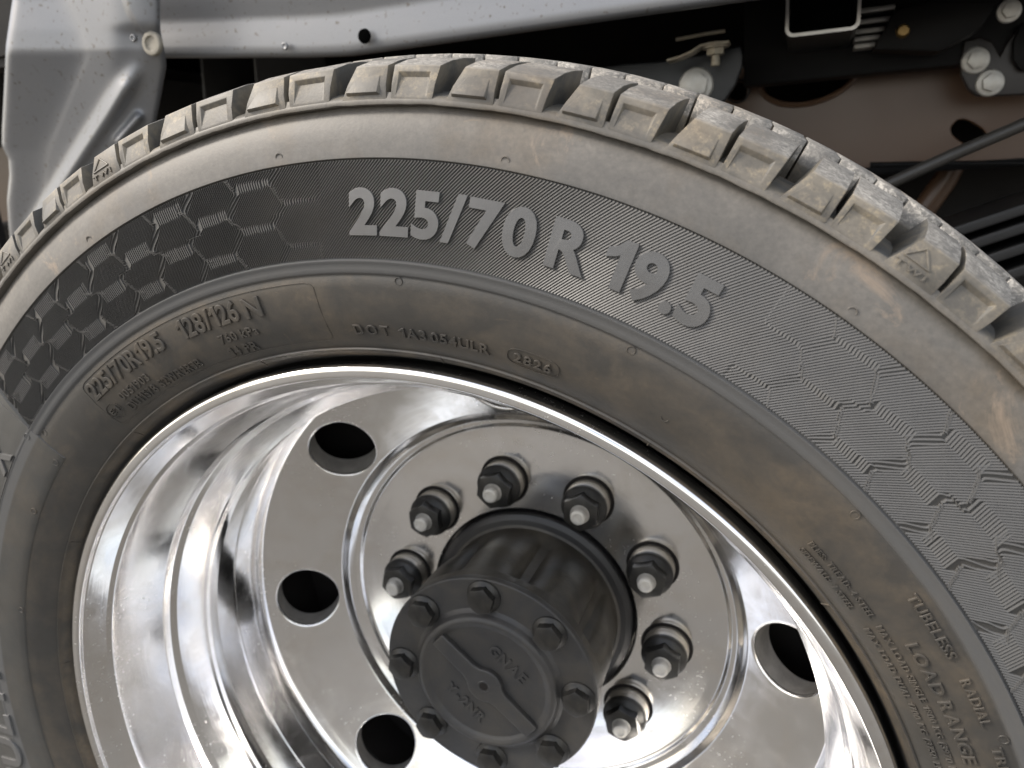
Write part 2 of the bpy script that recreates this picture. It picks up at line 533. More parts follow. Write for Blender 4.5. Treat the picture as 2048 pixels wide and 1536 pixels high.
# ---- raised plain panel of the sidewall left of the ribbed band
pp = [(0.2858, float(ysurf(0.2858)) + 0.0004), (0.2862, float(ysurf(0.2862)) - 0.0006), (0.2870, float(ysurf(0.2870)) - 0.0009)]
for R in np.linspace(0.291, 0.354, 14):
    pp.append((float(R), float(ysurf(R)) - 0.0009))
pp += [(0.3566, float(ysurf(0.3566)) - 0.0007), (0.3572, float(ysurf(0.3572)) + 0.0006)]
V, F = lathe(pp, 240, 135.25, 352.0)
b0 = len(V)
cnt = 241
nv = []
for i, (R, Y) in enumerate(pp):           # closing flank towards the band
    a = rad(135.05)
    nv.append((R * math.cos(a), float(ysurf(R)) + 0.0014, R * math.sin(a)))
V = np.concatenate([V, np.array(nv)])
for i in range(len(pp) - 1):
    F.append((i * cnt, (i + 1) * cnt, b0 + i + 1, b0 + i))
part('sidewall_panel', V, F, M_PAN, tyre, sharp=40)

# ---- fine ribs of the sidewall band, jogging at the edges of a honeycomb
def thick(th):
    if th > 75:
        return float(np.interp(th, [90.5, 92.5, 97, 101.5, 106, 120, 137], [0.0, 0.0013, 0.0036, 0.005, 0.0066, 0.0080, 0.0086]))
    return float(np.interp(th, [15, 30, 42, 46.4, 50.7, 55, 57.2], [0.0085, 0.0078, 0.0055, 0.0040, 0.0024, 0.0013, 0.0]))
PIT = 4.43
def cell_of(th, R):
    """centre (theta, R) of the honeycomb cell that holds this point"""
    c0, rs = (101.5, 0.3404) if th > 75 else (55.2, 0.3398)
    k0 = round((th - c0) / PIT)
    found = []
    for k in (k0 - 1, k0, k0 + 1):
        c = c0 + k * PIT
        base = rs + 0.0102 if k % 2 == 0 else rs
        q = round((R - base) / 0.0204)
        for qq in (q - 1, q, q + 1):
            rr = base + qq * 0.0204
            found.append((math.hypot((th - c) * 0.00585, (R - rr) * 1.29), c, rr))
    found.sort()
    a, b = found[0], found[1]
    mixed = a[2]
    if (b[1] - a[1]) * (b[2] - a[2]) > 0:      # neighbour across an edge that runs along the ribs
        w = 0.5 + 0.5 * min(1.0, (b[0] - a[0]) / 0.0046)
        mixed = a[2] * w + b[2] * (1 - w)
    return a[1], a[2], mixed

def slant(th):
    return math.tan(rad(41))
TANK = math.tan(rad(-10))
def circ(th):                               # spacing of the ribs round the tyre
    return float(np.interp(th, [45, 60, 88, 100, 115], [0.00140, 0.00150, 0.00150, 0.00132, 0.00124]))
def rib_starts(lo, hi):
    th = hi
    out = []
    while th > lo:
        out.append(th)
        th -= math.degrees(circ(th) / 0.335)
    return out
DR = 0.0005
r_up = np.arange(0.335, BAND_OUT - 0.0001, DR)
r_dn = np.arange(0.335, BAND_IN + 0.0003, -DR)
RV, RF = [], []
vb = 0
for th0 in rib_starts(-4, 147):
    path = []
    for seq in (r_dn, r_up):
        th = th0
        pts = []
        prev = seq[0]
        sl = slant(th0)
        off = None
        goal0, fast = None, 1.0
        for r in seq:
            dr = r - prev
            t = thick(th)
            c, rc0, rmix = cell_of(th, r + (t / 2 if seq is r_up else -t / 2))
            S = t * (sl - TANK) / 0.335
            goal = S * (rmix - 0.335) / 0.0204 if t > 0.0004 else 0.0
            if off is None:
                off = goal
                goal0 = (c, rc0)
                th += math.degrees(off)
            else:
                if (c, rc0) != goal0:
                    fast = 2.4 if goal0[0] != c else 1.0
                    goal0 = (c, rc0)
                lim = abs(dr) * (sl - TANK) / r * fast
                step_ = max(-lim, min(lim, goal - off))
                off += step_
                th += math.degrees(step_ - sl * dr / r)
            pts.append((th, r))
            prev = r
        path = pts[::-1] if seq is r_dn else path + pts[1:]
    keep = [(t, r) for t, r in path if t < 135.1]
    if len(keep) < 4:
        continue
    A = np.array(keep)
    th, r = A[:, 0], A[:, 1]
    arc = np.radians(th) * 0.335
    ta = np.gradient(arc); tr_ = np.gradient(r)
    L = np.hypot(ta, tr_)
    na, nr = -tr_ / L, ta / L
    rows = []
    loc_p = circ(th0) * np.abs(tr_) / L                            # spacing square to the rib
    kink = np.clip((ta / L + 0.656) / 0.80, 0, 1)
    cov = float(np.interp(th0, [50, 62, 75, 92, 105], [0.66, 0.64, 0.50, 0.46, 0.40]))
    cov = cov + (0.74 - cov) * kink * (1.0 if th0 > 75 else 0.25)
    drop = float(np.interp(th0, [50, 62, 80, 110], [0.00030, 0.00034, 0.00052, 0.00050]))
    for q, lift in ((-cov - 0.04, -REC - 0.0001), (-cov, -drop), (-0.06 + 0 * cov, 0.0), (0.0 * cov, 0.0), (0.05 + 0 * cov, -REC - 0.0002)):
        w = q * loc_p
        rr = np.clip(r + nr * w, BAND_IN - 0.0004, BAND_OUT + 0.0004)
        tt = th + np.degrees(na * w / 0.335)
        rows.append(on_side(tt, rr, lift))
    m = len(keep)
    RV.append(np.stack(rows, 1).reshape(-1, 3))
    for i in range(m - 1):
        a = vb + i * 5
        for j in range(4):
            RF.append((a + j, a + j + 1, a + j + 6, a + j + 5))
    vb += m * 5
ribs = part('sidewall_ribs', np.concatenate(RV), RF, M_RIB, tyre, smooth=False, kind='stuff')
tag(ribs, 'band of fine slanting rubber ribs broken by a honeycomb pattern', kind='stuff')

# ---- thin raised lines
def side_line(name, pts, w, h, mat=M_RUB, parent=tyre):
    """pts: (theta, R) polyline on the sidewall, drawn as a low rounded ridge"""
    A = np.array(pts, float)
    d = [0]
    for i in range(1, len(A)):
        d.append(d[-1] + math.hypot((A[i, 0] - A[i - 1, 0]) * 0.0054, A[i, 1] - A[i - 1, 1]))
    n = max(4, int(d[-1] / 0.002))
    s = np.linspace(0, d[-1], n)
    th = np.interp(s, d, A[:, 0]); r = np.interp(s, d, A[:, 1])
    ta, tr_ = np.gradient(np.radians(th) * r), np.gradient(r)
    L = np.hypot(ta, tr_); na, nr = -tr_ / L, ta / L
    rows = []
    for ww, hh in ((-w, -0.0002), (-w * 0.45, h), (w * 0.45, h), (w, -0.0002)):
        rows.append(on_side(th + np.degrees(na * ww / r), r + nr * ww, hh))
    V = np.stack(rows, 1).reshape(-1, 3)
    F = [(i * 4 + j, i * 4 + j + 1, i * 4 + j + 5, i * 4 + j + 4) for i in range(n - 1) for j in range(3)]
    return part(name, V, F, mat, parent)
side_line('band_end_line', [(135.15, 0.3128), (136.2, 0.3405), (136.8, 0.3563)], 0.0005, 0.0012, M_LET)
arcp = lambda t0, t1, R, n=40: [(t0 + (t1 - t0) * i / n, R) for i in range(n + 1)]
rc = 0.0035
pan = arcp(124.6, 93.6, 0.3030) + [(93.0, 0.3022), (92.7, 0.3005), (92.4, 0.2760), (92.6, 0.2742), (93.2, 0.2734)] + arcp(93.6, 124.4, 0.2732) + [(125.1, 0.2738), (125.5, 0.2752), (125.4, 0.3008), (125.1, 0.3022), (124.6, 0.3030)]
side_line('panel_outline', pan, 0.00032, 0.0003)
side_line('logo_rule', [(140.0, 0.3134), (143.5, 0.3130), (147.8, 0.3132)], 0.0004, 0.0012)
# bead line ticks
for t in (36.3, 58.4, 80.8, 103.0, 125.8, 148.5, 170.3, 14.2):
    side_line('bead_tick', [(t, 0.2640), (t, 0.2684)], 0.0005, 0.0005)

# ---- vent marks
def vent(th, R, r=0.0018, lift=0.0):
    V, F = [], []
    n, k = 20, 6
    c = on_side(th, R, lift)
    t = np.array([-math.sin(rad(th)), 0, math.cos(rad(th))])
    e = np.array([math.cos(rad(th)), -0.12, math.sin(rad(th))])
    nrm = np.array([0, -1, 0])
    for i in range(n):
        a = 2 * math.pi * i / n
        d = t * math.cos(a) + e * math.sin(a)
        for j in range(k):
            b = 2 * math.pi * j / k
            V.append(c + d * (r + 0.00028 * math.cos(b)) + nrm * (0.00030 * math.sin(b)))
    for i in range(n):
        for j in range(k):
            F.append((i * k + j, i * k + (j + 1) % k, ((i + 1) % n) * k + (j + 1) % k, ((i + 1) % n) * k + j))
    part('vent_mark', V, F, M_RUB, tyre)
for t, R in [(94.2, .3606), (76.5, .3604), (94.5, .3103), (73.8, .3102), (53.1, .3101), (32.4, .3101), (115.1, .3103), (114.95, .3604), (52.7, .3606)]:
    vent(t, R, lift=0.0003)
for t, R in [(84.1, .3038), (63.5, .3038), (42.8, .3038), (22.1, .3038), (58.5, .2843), (134.3, .3040)]:
    vent(t, R)
for t, R in [(136.3, .3115), (145.3, .2900), (161.6, .2885), (136.6, .2893)]:
    vent(t, R, lift=0.0009)

# ---- raised lettering
GLY = {}
ONE = [(0.07, 0.53), (0.18, 0.58), (0.27, 0.70), (0.40, 0.70), (0.40, 0.0), (0.265, 0.0), (0.265, 0.53), (0.18, 0.47), (0.07, 0.43)]
def glyph(ch, off, ext, bev):
    key = (ch, off, ext, bev)
    if key in GLY:
        return GLY[key]
    if ch == '1':
        cu = bpy.data.curves.new('glyph', 'CURVE')
        cu.dimensions = '2D'
        cu.fill_mode = 'BOTH'
        sp = cu.splines.new('POLY')
        sp.points.add(len(ONE) - 1)
        for p, q in zip(sp.points, ONE):
            p.co = (q[0], q[1], 0, 1)
        sp.use_cyclic_u = True
        cu.offset = off - 0.012
    else:
        cu = bpy.data.curves.new('glyph', 'FONT')
        cu.body = ch
        cu.size = 1
        cu.offset = off
        cu.resolution_u = 5
    cu.extrude = ext
    cu.bevel_depth = bev
    cu.bevel_resolution = 1
    o = bpy.data.objects.new('glyph', cu)
    COL.objects.link(o)
    me = o.to_mesh()
    v = np.array([p.co[:] for p in me.vertices]) if len(me.vertices) else np.zeros((0, 3))
    f = [tuple(p.vertices) for p in me.polygons]
    o.to_mesh_clear()
    bpy.data.objects.remove(o)
    bpy.data.curves.remove(cu)
    GLY[key] = (v, f)
    return GLY[key]

def layout(txt, off, ext, bev, gap, space):
    x = 0.0
    vs, fs, b = [], [], 0
    for ch in txt:
        if ch == ' ':
            x += space
            continue
        v, f = glyph(ch, off, ext, bev)
        v = v.copy()
        x0, x1 = v[:, 0].min(), v[:, 0].max()
        v[:, 0] += x - x0
        vs.append(v)
        fs += [tuple(i + b for i in q) for q in f]
        b += len(v)
        x += (x1 - x0) + gap
    v = np.concatenate(vs)
    return v, fs, x - gap

def side_text(txt, th0, th1, R0, R1, h=0.0006, bold=0.012, bev=0.022, gap=0.07, space=0.25, mat=M_RUB, name='raised_lettering', lift=0.0, tilt=0.0):
    v, f, w = layout(txt, bold, 0.03, bev, gap, space)
    cap = 0.70
    R = R0 + (R1 - R0) * v[:, 1] / cap
    th = th0 + (th1 - th0) * (v[:, 0] + tilt * v[:, 1]) / w
    z = v[:, 2] / max(1e-6, np.abs(v[:, 2]).max())            # -1 .. 1
    P = on_side(th, R, h * 1.25 * (z * 0.6 + 0.4) + lift)
    o = part(name, P, f, mat, tyre, sharp=35)
    o['label'] = 'raised rubber lettering reading ' + txt
    return o
side_text('225/70 R 19.5', 88.35, 59.75, 0.3246, 0.3436, h=0.00062, bold=0.032, bev=0.004, gap=0.045, space=0.17, mat=M_LET)
side_text('225/70R19.5', 124.9, 112.1, 0.2912, 0.3008, h=0.0010, bold=0.006, bev=0.03, gap=0.03)
side_text('128/126', 109.6, 101.7, 0.2908, 0.3006, h=0.0010, bold=0.006, bev=0.03, gap=0.03)
side_text('N', 101.0, 98.9, 0.2904, 0.3000, h=0.0010, bold=0.006, bev=0.03)
side_text('760 kPa', 105.6, 100.5, 0.2817, 0.2862, h=0.0008, bold=0.006, bev=0.02, gap=0.09, space=0.3)
side_text('14 PR', 105.6, 101.6, 0.2742, 0.2787, h=0.0008, bold=0.006, bev=0.02, gap=0.08, space=0.3)
side_text('0051903', 122.2, 116.9, 0.2818, 0.2862, h=0.0008, bold=0.006, bev=0.02, gap=0.09)
side_text('DU11578 S2WR2R3B', 122.4, 109.7, 0.2752, 0.2796, h=0.0008, bold=0.006, bev=0.02, gap=0.09, space=0.45)
side_text('E1', 125.0, 123.6, 0.2795, 0.2828, h=0.0008, bold=0.006, bev=0.02)
side_text('DOT', 89.5, 85.7, 0.2768, 0.2818, h=0.0009, bold=0.004, bev=0.02, gap=0.28)
side_text('1A3 054ULR', 84.6, 75.3, 0.2766, 0.2816, h=0.0009, bold=0.004, bev=0.02, gap=0.10, space=0.2)
side_text('2826', 72.9, 69.2, 0.2776, 0.2820, h=0.0009, bold=0.004, bev=0.02, gap=0.12)
side_text('PLIES: TREAD: 4 STEEL', 42.7, 34.6, 0.2803, 0.2829, h=0.0007, bold=0.004, bev=0.02, gap=0.10, space=0.45)
side_text('MAX LOAD SINGLE 1800 KG (3970 LB) AT 110 PSI', 33.7, 14.0, 0.2803, 0.2829, h=0.0007, bold=0.004, bev=0.02, gap=0.10, space=0.40)
side_text('SIDEWALL: 1 STEEL', 42.5, 35.7, 0.2749, 0.2774, h=0.0007, bold=0.004, bev=0.02, gap=0.10, space=0.55)
side_text('MAX LOAD DUAL 1700 KG (3750 LB) AT 110 PSI', 33.6, 14.0, 0.2749, 0.2774, h=0.0007, bold=0.004, bev=0.02, gap=0.10, space=0.45)
side_text('TUBELESS', 35.5, 29.6, 0.2983, 0.3024, h=0.0009, bold=0.006, bev=0.02, gap=0.10)
side_text('RADIAL', 27.7, 23.5, 0.2983, 0.3020, h=0.0009, bold=0.006, bev=0.02, gap=0.10)
side_text('TREAD', 21.6, 17.2, 0.2983, 0.3020, h=0.0009, bold=0.006, bev=0.02, gap=0.10)
side_text('LOAD RANGE G', 31.6, 18.4, 0.2867, 0.2914, h=0.0009, bold=0.002, bev=0.03, gap=0.12, space=0.25)
side_text('MULTI', 192.4, 172.6, 0.3104, 0.3330, h=0.0010, bold=0.02, bev=0.01, gap=0.10, lift=0.0009, mat=M_LET)
side_text('X', 143.3, 139.9, 0.3150, 0.3330, h=0.0010, bold=0.02, bev=0.01, lift=0.0009, mat=M_LET)
# circle round the approval mark and oval round the date code
def ring_line(tc, rc_, ra, rr, w=0.0005, h=0.0007, power=2.0):
    pts = []
    for i in range(49):
        a = 2 * math.pi * i / 48
        ca, sa = math.cos(a), math.sin(a)
        k = (abs(ca) ** power + abs(sa) ** power) ** (-1 / power)
        pts.append((tc + ra * ca * k, rc_ + rr * sa * k))
    return side_line('raised_outline', pts, w, h, M_RUB)
ring_line(124.3, 0.2812, 1.05, 0.0045)
ring_line(71.05, 0.2798, 2.55, 0.0044, 0.0004, 0.0006, 3.2)

# ---- tread blocks
GRO = [119.54, 112.80, 105.27, 97.17, 89.17, 81.66, 74.33, 67.41, 60.28, 53.67]
n_rest = 41
step = (360 - (GRO[0] - GRO[-1])) / n_rest
edges = GRO + [GRO[-1] - step * (i + 1) for i in range(n_rest)]
units = [(edges[i], edges[i + 1]) for i in range(len(edges) - 1)]

# front base -> front top -> across the tread -> back base ; (R, Y)
BPROF = [(0.3808, -0.0090), (0.3870, -0.0082), (0.3951, -0.0052), (0.3984, 0.0060), (0.4006, 0.0180), (0.4018, 0.0300), (0.3840, 0.0310)]
FR, FYY = [0.3808, 0.3870, 0.3951], [-0.0090, -0.0082, -0.0052]
def tblock(u, tl, tr, kind, skew=0.0):
    """tl, tr: left and right edge as a share of the pitch, as functions of R"""
    a0, a1 = u
    def P(t, R, Y):
        a = rad(a0 + (a1 - a0) * t)
        return (R * math.cos(a), Y, R * math.sin(a))
    n = len(BPROF)
    mb = MB()
    jit = [random.uniform(-0.006, 0.006) for _ in range(4)]
    L, Rr = [], []
    for i, (R, Y) in enumerate(BPROF):
        sk = skew * max(0, Y) / 0.033
        if i == 0:
            L.append((tl(R), R, Y)); Rr.append((tr(R), R, Y))
        else:
            L.append((tl(R) + sk + jit[0], R, Y)); Rr.append((tr(R) + sk + jit[1], R, Y))
    V = [P(*p) for p in L] + [P(*p) for p in Rr]
    F = [(i, i + 1, n + i + 1, n + i) for i in range(n - 1)] + [(n - 1, 0, n, 2 * n - 1)]
    # sides in quads/triangles around a fan
    F += [tuple(range(n - 1, -1, -1)), tuple(range(n, 2 * n))]
    if kind == 'B':                     # pocket sunk into the shoulder face
        F.remove((0, 1, n + 1, n))
        F.remove((1, 2, n + 2, n + 1))
        def face(t, R, sink):
            Y = float(np.interp(R, FR, FYY))
            return P(t, R - sink * 0.45, Y + sink)
        b = len(V)
        ti, to = 0.10, 0.86
        e = lambda q, R: tl(R) + (tr(R) - tl(R)) * q
        ring = [face(e(ti, .3822), .3822, 0.0), face(e(ti + .02, .3924), .3924, 0.0), face(e(to - .03, .3924), .3924, 0.0), face(e(to, .3822), .3822, 0.0)]
        inner = [face(e(ti + .03, .3826), .3826, 0.0), face(e(ti + .07, .3910), .3910, 0.0017), face(e(to - .09, .3910), .3910, 0.0017), face(e(to - .03, .3826), .3826, 0.0)]
        V += ring + inner
        r0, r1, r2, r3, i0, i1, i2, i3 = range(b, b + 8)
        F += [(0, 1, r1, r0), (1, 2, r1), (2, n + 2, r2, r1), (n + 2, n + 1, r2), (n + 1, n, r3, r2), (n, 0, r0, r3)]
        F += [(r0, r1, i1, i0), (r1, r2, i2, i1), (r2, r3, i3, i2), (r3, r0, i0, i3), (i0, i1, i2, i3)]
    mb.add(V, F)
    if kind == 'A':                     # wedge-shaped pad with a ledge at its foot
        def face(t, R, proud):
            Y = float(np.interp(R, FR, FYY))
            return P(t, R + proud * 0.3, Y - proud)
        q = [face(0.125, .3836, 0.0016), face(0.425, .3836, 0.0016), face(0.43, .3912, 0.0001), face(0.235, .3912, 0.0001),
             face(0.110, .3826, -0.0006), face(0.445, .3826, -0.0006), face(0.46, .3915, -0.0008), face(0.22, .3915, -0.0008)]
        mb.add(q, [(0, 1, 2, 3), (4, 7, 6, 5), (0, 4, 5, 1), (1, 5, 6, 2), (2, 6, 7, 3), (3, 7, 4, 0)])
    if kind in 'AT':                    # rubber left standing under the sipe
        w = [P(0.47, .3840, -.0078), P(0.60, .3840, -.0078), P(0.60, .3850, 0.03), P(0.47, .3850, 0.03), P(0.47, .3800, -.0092), P(0.60, .3800, -.0092), P(0.60, .3800, 0.03), P(0.47, .3800, 0.03)]
        mb.add(w, [(0, 1, 2, 3), (4, 7, 6, 5), (0, 4, 5, 1), (1, 5, 6, 2), (2, 6, 7, 3), (3, 7, 4, 0)])
    return mb

def groove_sides(o):
    me = o.data
    me.materials.append(M_GRV)
    for p in me.polygons:
        c, n = p.center, p.normal
        t = Vector((-c.z, 0, c.x)).normalized()
        if abs(n.dot(t)) > 0.62 and p.area > 3e-6:
            p.material_index = 1
lerp = lambda a, b: (lambda R: a + (b - a) * min(1, max(0, (R - 0.3800) / 0.0155)))
TWI = (1, 9)
for ui, u in enumerate(units):
    kind = 'T' if ui % 8 == 1 else 'A'
    m = tblock(u, lerp(0.055, 0.20), lerp(0.505, 0.500), kind, 0.02)
    groove_sides(m.obj('tread_block', M_RUB, tyre, bevel=0.00035, seg=2, angle=24, sharp=26, loc=(0, 0, 0)))
    m = tblock(u, lerp(0.545, 0.555), lerp(0.935, 0.975), 'B', 0.02)
    groove_sides(m.obj('tread_block', M_RUB, tyre, bevel=0.00035, seg=2, angle=24, sharp=26, loc=(0, 0, 0)))
    # second row, across the circumferential groove
    a0, a1 = u
    for t0, t1 in ((0.02, 0.33), (0.345, 0.69), (0.705, 1.0)):
        V = []
        for R, Y in ((0.3845, 0.0350), (0.4040, 0.0352), (0.4056, 0.055), (0.4064, 0.085), (0.3845, 0.086)):
            for t in (t0, t1):
                a = rad(a0 + (a1 - a0) * (t + 0.03 * math.sin(Y * 200)))
                V.append((R * math.cos(a), Y, R * math.sin(a)))
        F = [(2 * i, 2 * i + 1, 2 * i + 3, 2 * i + 2) for i in range(4)] + [(8, 9, 1, 0), (0, 2, 4, 6, 8), (9, 7, 5, 3, 1)]
        MB().add(V, F).obj('rib_block', M_RUB, tyre, bevel=0.0004, seg=1, sharp=50, loc=(0, 0, 0))
    if kind == 'T':                     # wear indicator triangle and letters
        def face(t, R, proud):
            Y = float(np.interp(R, FR, FYY))
            a = rad(a0 + (a1 - a0) * t)
            return Vector((R * math.cos(a), Y - proud, R * math.sin(a)))
        tri = [(0.15, 0.3872), (0.37, 0.3872), (0.26, 0.3928)]
        mb = MB()
        for i in range(3):
            p, q = tri[i], tri[(i + 1) % 3]
            mb.tube([face(p[0], p[1], 0.0001), face((p[0] + q[0]) / 2, (p[1] + q[1]) / 2, 0.0001), face(q[0], q[1], 0.0001)], 0.00045, 6)
        mb.obj('wear_mark_triangle', M_RUB, tyre, loc=(0, 0, 0))
        v, f, w = layout('TWI', 0.006, 0.03, 0.02, 0.16, 0.2)
        P = [face(0.12 + 0.27 * p[0] / w, 0.3832 + 0.0022 * p[1] / 0.7, 0.00035 + 0.0003 * p[2] / 0.05) for p in v]
        o = part('wear_mark_lettering', P, f, M_RUB, tyre, sharp=35)
        o.location = (0, 0, 0)
        o['label'] = 'small raised letters TWI'

for ch in tyre.children:                # sub-parts are modelled in the tyre's own frame
    ch.location = (0, 0, 0)

# ================================================================== RIM
rp = fillet([(0.2480, 0.0300), (0.2540, 0.0160), (0.2596, 0.0090, 0.002), (0.2597, -0.0034, 0.0036), (0.2526, -0.0034, 0.0035), (0.2524, 0.0004, 0.0008), (0.2518, 0.0012, 0.0006),
             (0.2462, 0.0138, 0.0012), (0.2440, 0.0164, 0.0024), (0.2430, 0.0220, 0.006), (0.2372, 0.0560, 0.006), (0.2354, 0.0612, 0.003), (0.2322, 0.0645, 0.0022),
             (0.2250, 0.0800, 0.0014), (0.2236, 0.0830, 0.0012), (0.2236, 0.0858, 0.0012), (0.2222, 0.0884, 0.0014), (0.2226, 0.0970, 0.004), (0.2262, 0.1200, 0.006),
             (0.2270, 0.1235, 0.0015), (0.2292, 0.1262, 0.0015), (0.2318, 0.1440, 0.005), (0.2326, 0.1500, 0.002), (0.2342, 0.1528, 0.002), (0.2346, 0.1610, 0.004), (0.2318, 0.1660, 0.004), (0.2260, 0.1689)])
V, F = lathe(rp, 512)
rim = part('rim', V, F, M_ALU, wheel, sharp=0)
tag(rim, 'deep dished polished aluminium truck rim')

# cone with the hand holes
CO, CI = (0.2262, 0.1688), (0.1730, 0.1957)
tilt = math.atan2(CI[1] - CO[1], CO[0] - CI[0])
slen = math.hypot(CI[1] - CO[1], CO[0] - CI[0])
HC = 0.5 * (CO[0] + CI[0]) + 0.0006
HR = 0.0275
def cone_pt(th, s, dep=0.0):
    """s: metres up the slope from the hole centre towards the outside, dep: metres into the metal"""
    R = HC + s * math.cos(tilt)
    Y = CO[1] + (CO[0] - R) * math.tan(tilt)
    R -= -dep * math.sin(tilt)
    Y += dep * math.cos(tilt)
    return (R * math.cos(th), Y, R * math.sin(th))
s_hi = (CO[0] - HC) / math.cos(tilt)
s_lo = (CI[0] - HC) / math.cos(tilt)
half = rad(22.5)
cv, cf = [], []
for k in range(8):
    tc = rad(45 * k + 1.0)
    aw = half * HC
    phis = set(np.linspace(0, 2 * math.pi, 96, endpoint=False).tolist())
    for cx, cy in ((aw, s_hi), (-aw, s_hi), (-aw, s_lo), (aw, s_lo)):
        phis.add(math.atan2(cy, cx) % (2 * math.pi))
    phis = sorted(phis)
    m = len(phis)
    b = len(cv)
    rings = []
    for rr, dep in ((HR - 0.0010, 0.0022), (HR - 0.0008, 0.0010), (HR - 0.0002, 0.0003), (HR + 0.0006, 0.00003), (HR + 0.0010, 0.0)):
        rings.append([(rr * math.cos(p), rr * math.sin(p), dep) for p in phis])
    outer = []
    for p in phis:
        c, s = math.cos(p), math.sin(p)
        q = min([aw / abs(c) if abs(c) > 1e-9 else 1e9, (s_hi if s > 0 else -s_lo) / abs(s) if abs(s) > 1e-9 else 1e9])
        outer.append((q * c, q * s, 0.0))
    wv = [cone_pt(tc + (HR - 0.0010) * math.cos(p) / HC, (HR - 0.0010) * math.sin(p), d) for d in (0.0022, 0.012, 0.022) for p in phis]
    wf = [(i * m + j, (i + 1) * m + j, (i + 1) * m + (j + 1) % m, i * m + (j + 1) % m) for i in range(2) for j in range(m)]
    finish('hand_hole_wall', wv, wf, M_CAST, rim, (0, 0, 0), sharp=0)
    base = rings[-1]
    for e in (0.04, 0.12, 0.25, 0.45, 0.7, 1.0):
        rings.append([tuple(a + (o - a) * e for a, o in zip(x, y)) for x, y in zip(base, outer)])
    for rg in rings:
        for x, s, dep in rg:
            cv.append(cone_pt(tc + x / HC, s, dep))
    for i in range(len(rings) - 1):
        for j in range(m):
            jn = (j + 1) % m
            cf.append((b + i * m + j, b + i * m + jn, b + (i + 1) * m + jn, b + (i + 1) * m + j))
me = bpy.data.meshes.new('hand_hole_cone')
me.from_pydata(cv, [], cf)
bm = bmesh.new(); bm.from_mesh(me)
bmesh.ops.remove_doubles(bm, verts=bm.verts, dist=1e-6)
bmesh.ops.recalc_face_normals(bm, faces=bm.faces)
bm.to_mesh(me); bm.free()
cone = link('hand_hole_cone', me, M_ALU, rim, (0, 0, 0), True, 0)
cone['label'] = 'polished cone of the rim with round hand holes'

dp = fillet([(0.1740, 0.19520), (0.1722, 0.1961, 0.003), (0.1688, 0.2020, 0.004), (0.1642, 0.2060, 0.003), (0.1604, 0.2066, 0.002), (0.1578, 0.2098, 0.003), (0.1500, 0.2100, 0.01),
             (0.1200, 0.2100), (0.0880, 0.2100, 0.0012), (0.0864, 0.2118, 0.001), (0.0862, 0.2350)])
V, F = lathe(dp, 384)
face_d = finish('bolt_face', V, F, M_ALU, rim, (0, 0, 0), sharp=0)
face_d['label'] = 'flat polished centre disc carrying the lug nuts'
# back of the rim barrel
V, F = lathe([(0.2318, 0.1690), (0.2390, 0.1900), (0.2420, 0.2150), (0.2560, 0.2200), (0.2580, 0.2260)], 128)
finish('rear_flange', V, F, M_ALU, rim, (0, 0, 0))

# ---- lug nuts
def hexagon(r, n=6, a0=0.0):
    return [(r * math.cos(a0 + 2 * math.pi * i / n), r * math.sin(a0 + 2 * math.pi * i / n)) for i in range(n)]

def hex_solid(mb, r, y0, y1, cham):
    """hexagonal prism along Y with the outer end chamfered like a real nut"""
    N6 = 48
    def hr(a):
        a = (a + math.pi / 6) % (math.pi / 3) - math.pi / 6
        return r * math.cos(math.pi / 6) / math.cos(a)
    rows = []
    rin = r * math.cos(math.pi / 6)
    for y, lim in ((y0, 9), (y1 + cham, 9), (y1, None)):
        row = []
        for i in range(N6):
            a = 2 * math.pi * i / N6
            q = hr(a)
            if lim is None:
                q = rin * 0.97
                yy = y
            elif y == y1 + cham:
                yy = y1 + (q - rin * 0.97) * 0.45
            else:
                yy = y
            row.append((q * math.cos(a), yy, q * math.sin(a)))
        rows.append(row)
    V = [p for r_ in rows for p in r_]
    F = []
    for i in range(2):
        for j in range(N6):
            k = (j + 1) % N6
            F.append((i * N6 + j, i * N6 + k, (i + 1) * N6 + k, (i + 1) * N6 + j))
    F.append(tuple(range(2 * N6, 3 * N6)))
    mb.add(V, F)

mb = MB()
V, F = lathe(fillet([(0.0170, 0.0022), (0.0178, 0.0018, 0.0006), (0.0178, -0.0010, 0.0008), (0.0165, -0.0024, 0.001), (0.0125, -0.0052, 0.002), (0.010, -0.0056)]), 48)
mb.add(V, F)
hex_solid(mb, 0.0146, 0.0, -0.0125, 0.0012)
nut_me = mb.mesh('lug_nut')
V, F = lathe(fillet([(0.0176, 0.0100), (0.0176, 0.0012, 0.0006), (0.0171, 0.0006, 0.0004), (0.0171, -0.0002, 0.0003), (0.0177, -0.0008, 0.0004), (0.0177, -0.0056, 0.0012), (0.0160, -0.0062)]), 48)
mb = MB().add(V, F); slv_me = mb.mesh('sleeve')
sp_ = [(0.0083, 0.004)]
for i in range(7):
    y = -0.0060 - i * 0.0011
    sp_ += [(0.0074, y), (0.0069, y - 0.00055)]
sp_ += [(0.0066, -0.0140), (0.0063, -0.0165, 0.001), (0.0055, -0.0190, 0.001), (0.0035, -0.0193), (0.0030, -0.0188), (0.0, -0.0187)]
V, F = lathe(fillet(sp_), 32)
mb = MB().add(V, F); stud_me = mb.mesh('stud')
V, F = lathe([(0.0170, 0.0), (0.0202, -0.0001), (0.0207, 0.0006)], 40)  # flat ring; the shade of the gap round the sleeve is painted on
hole_me = MB().add(V, F).mesh('stud_hole_shade')
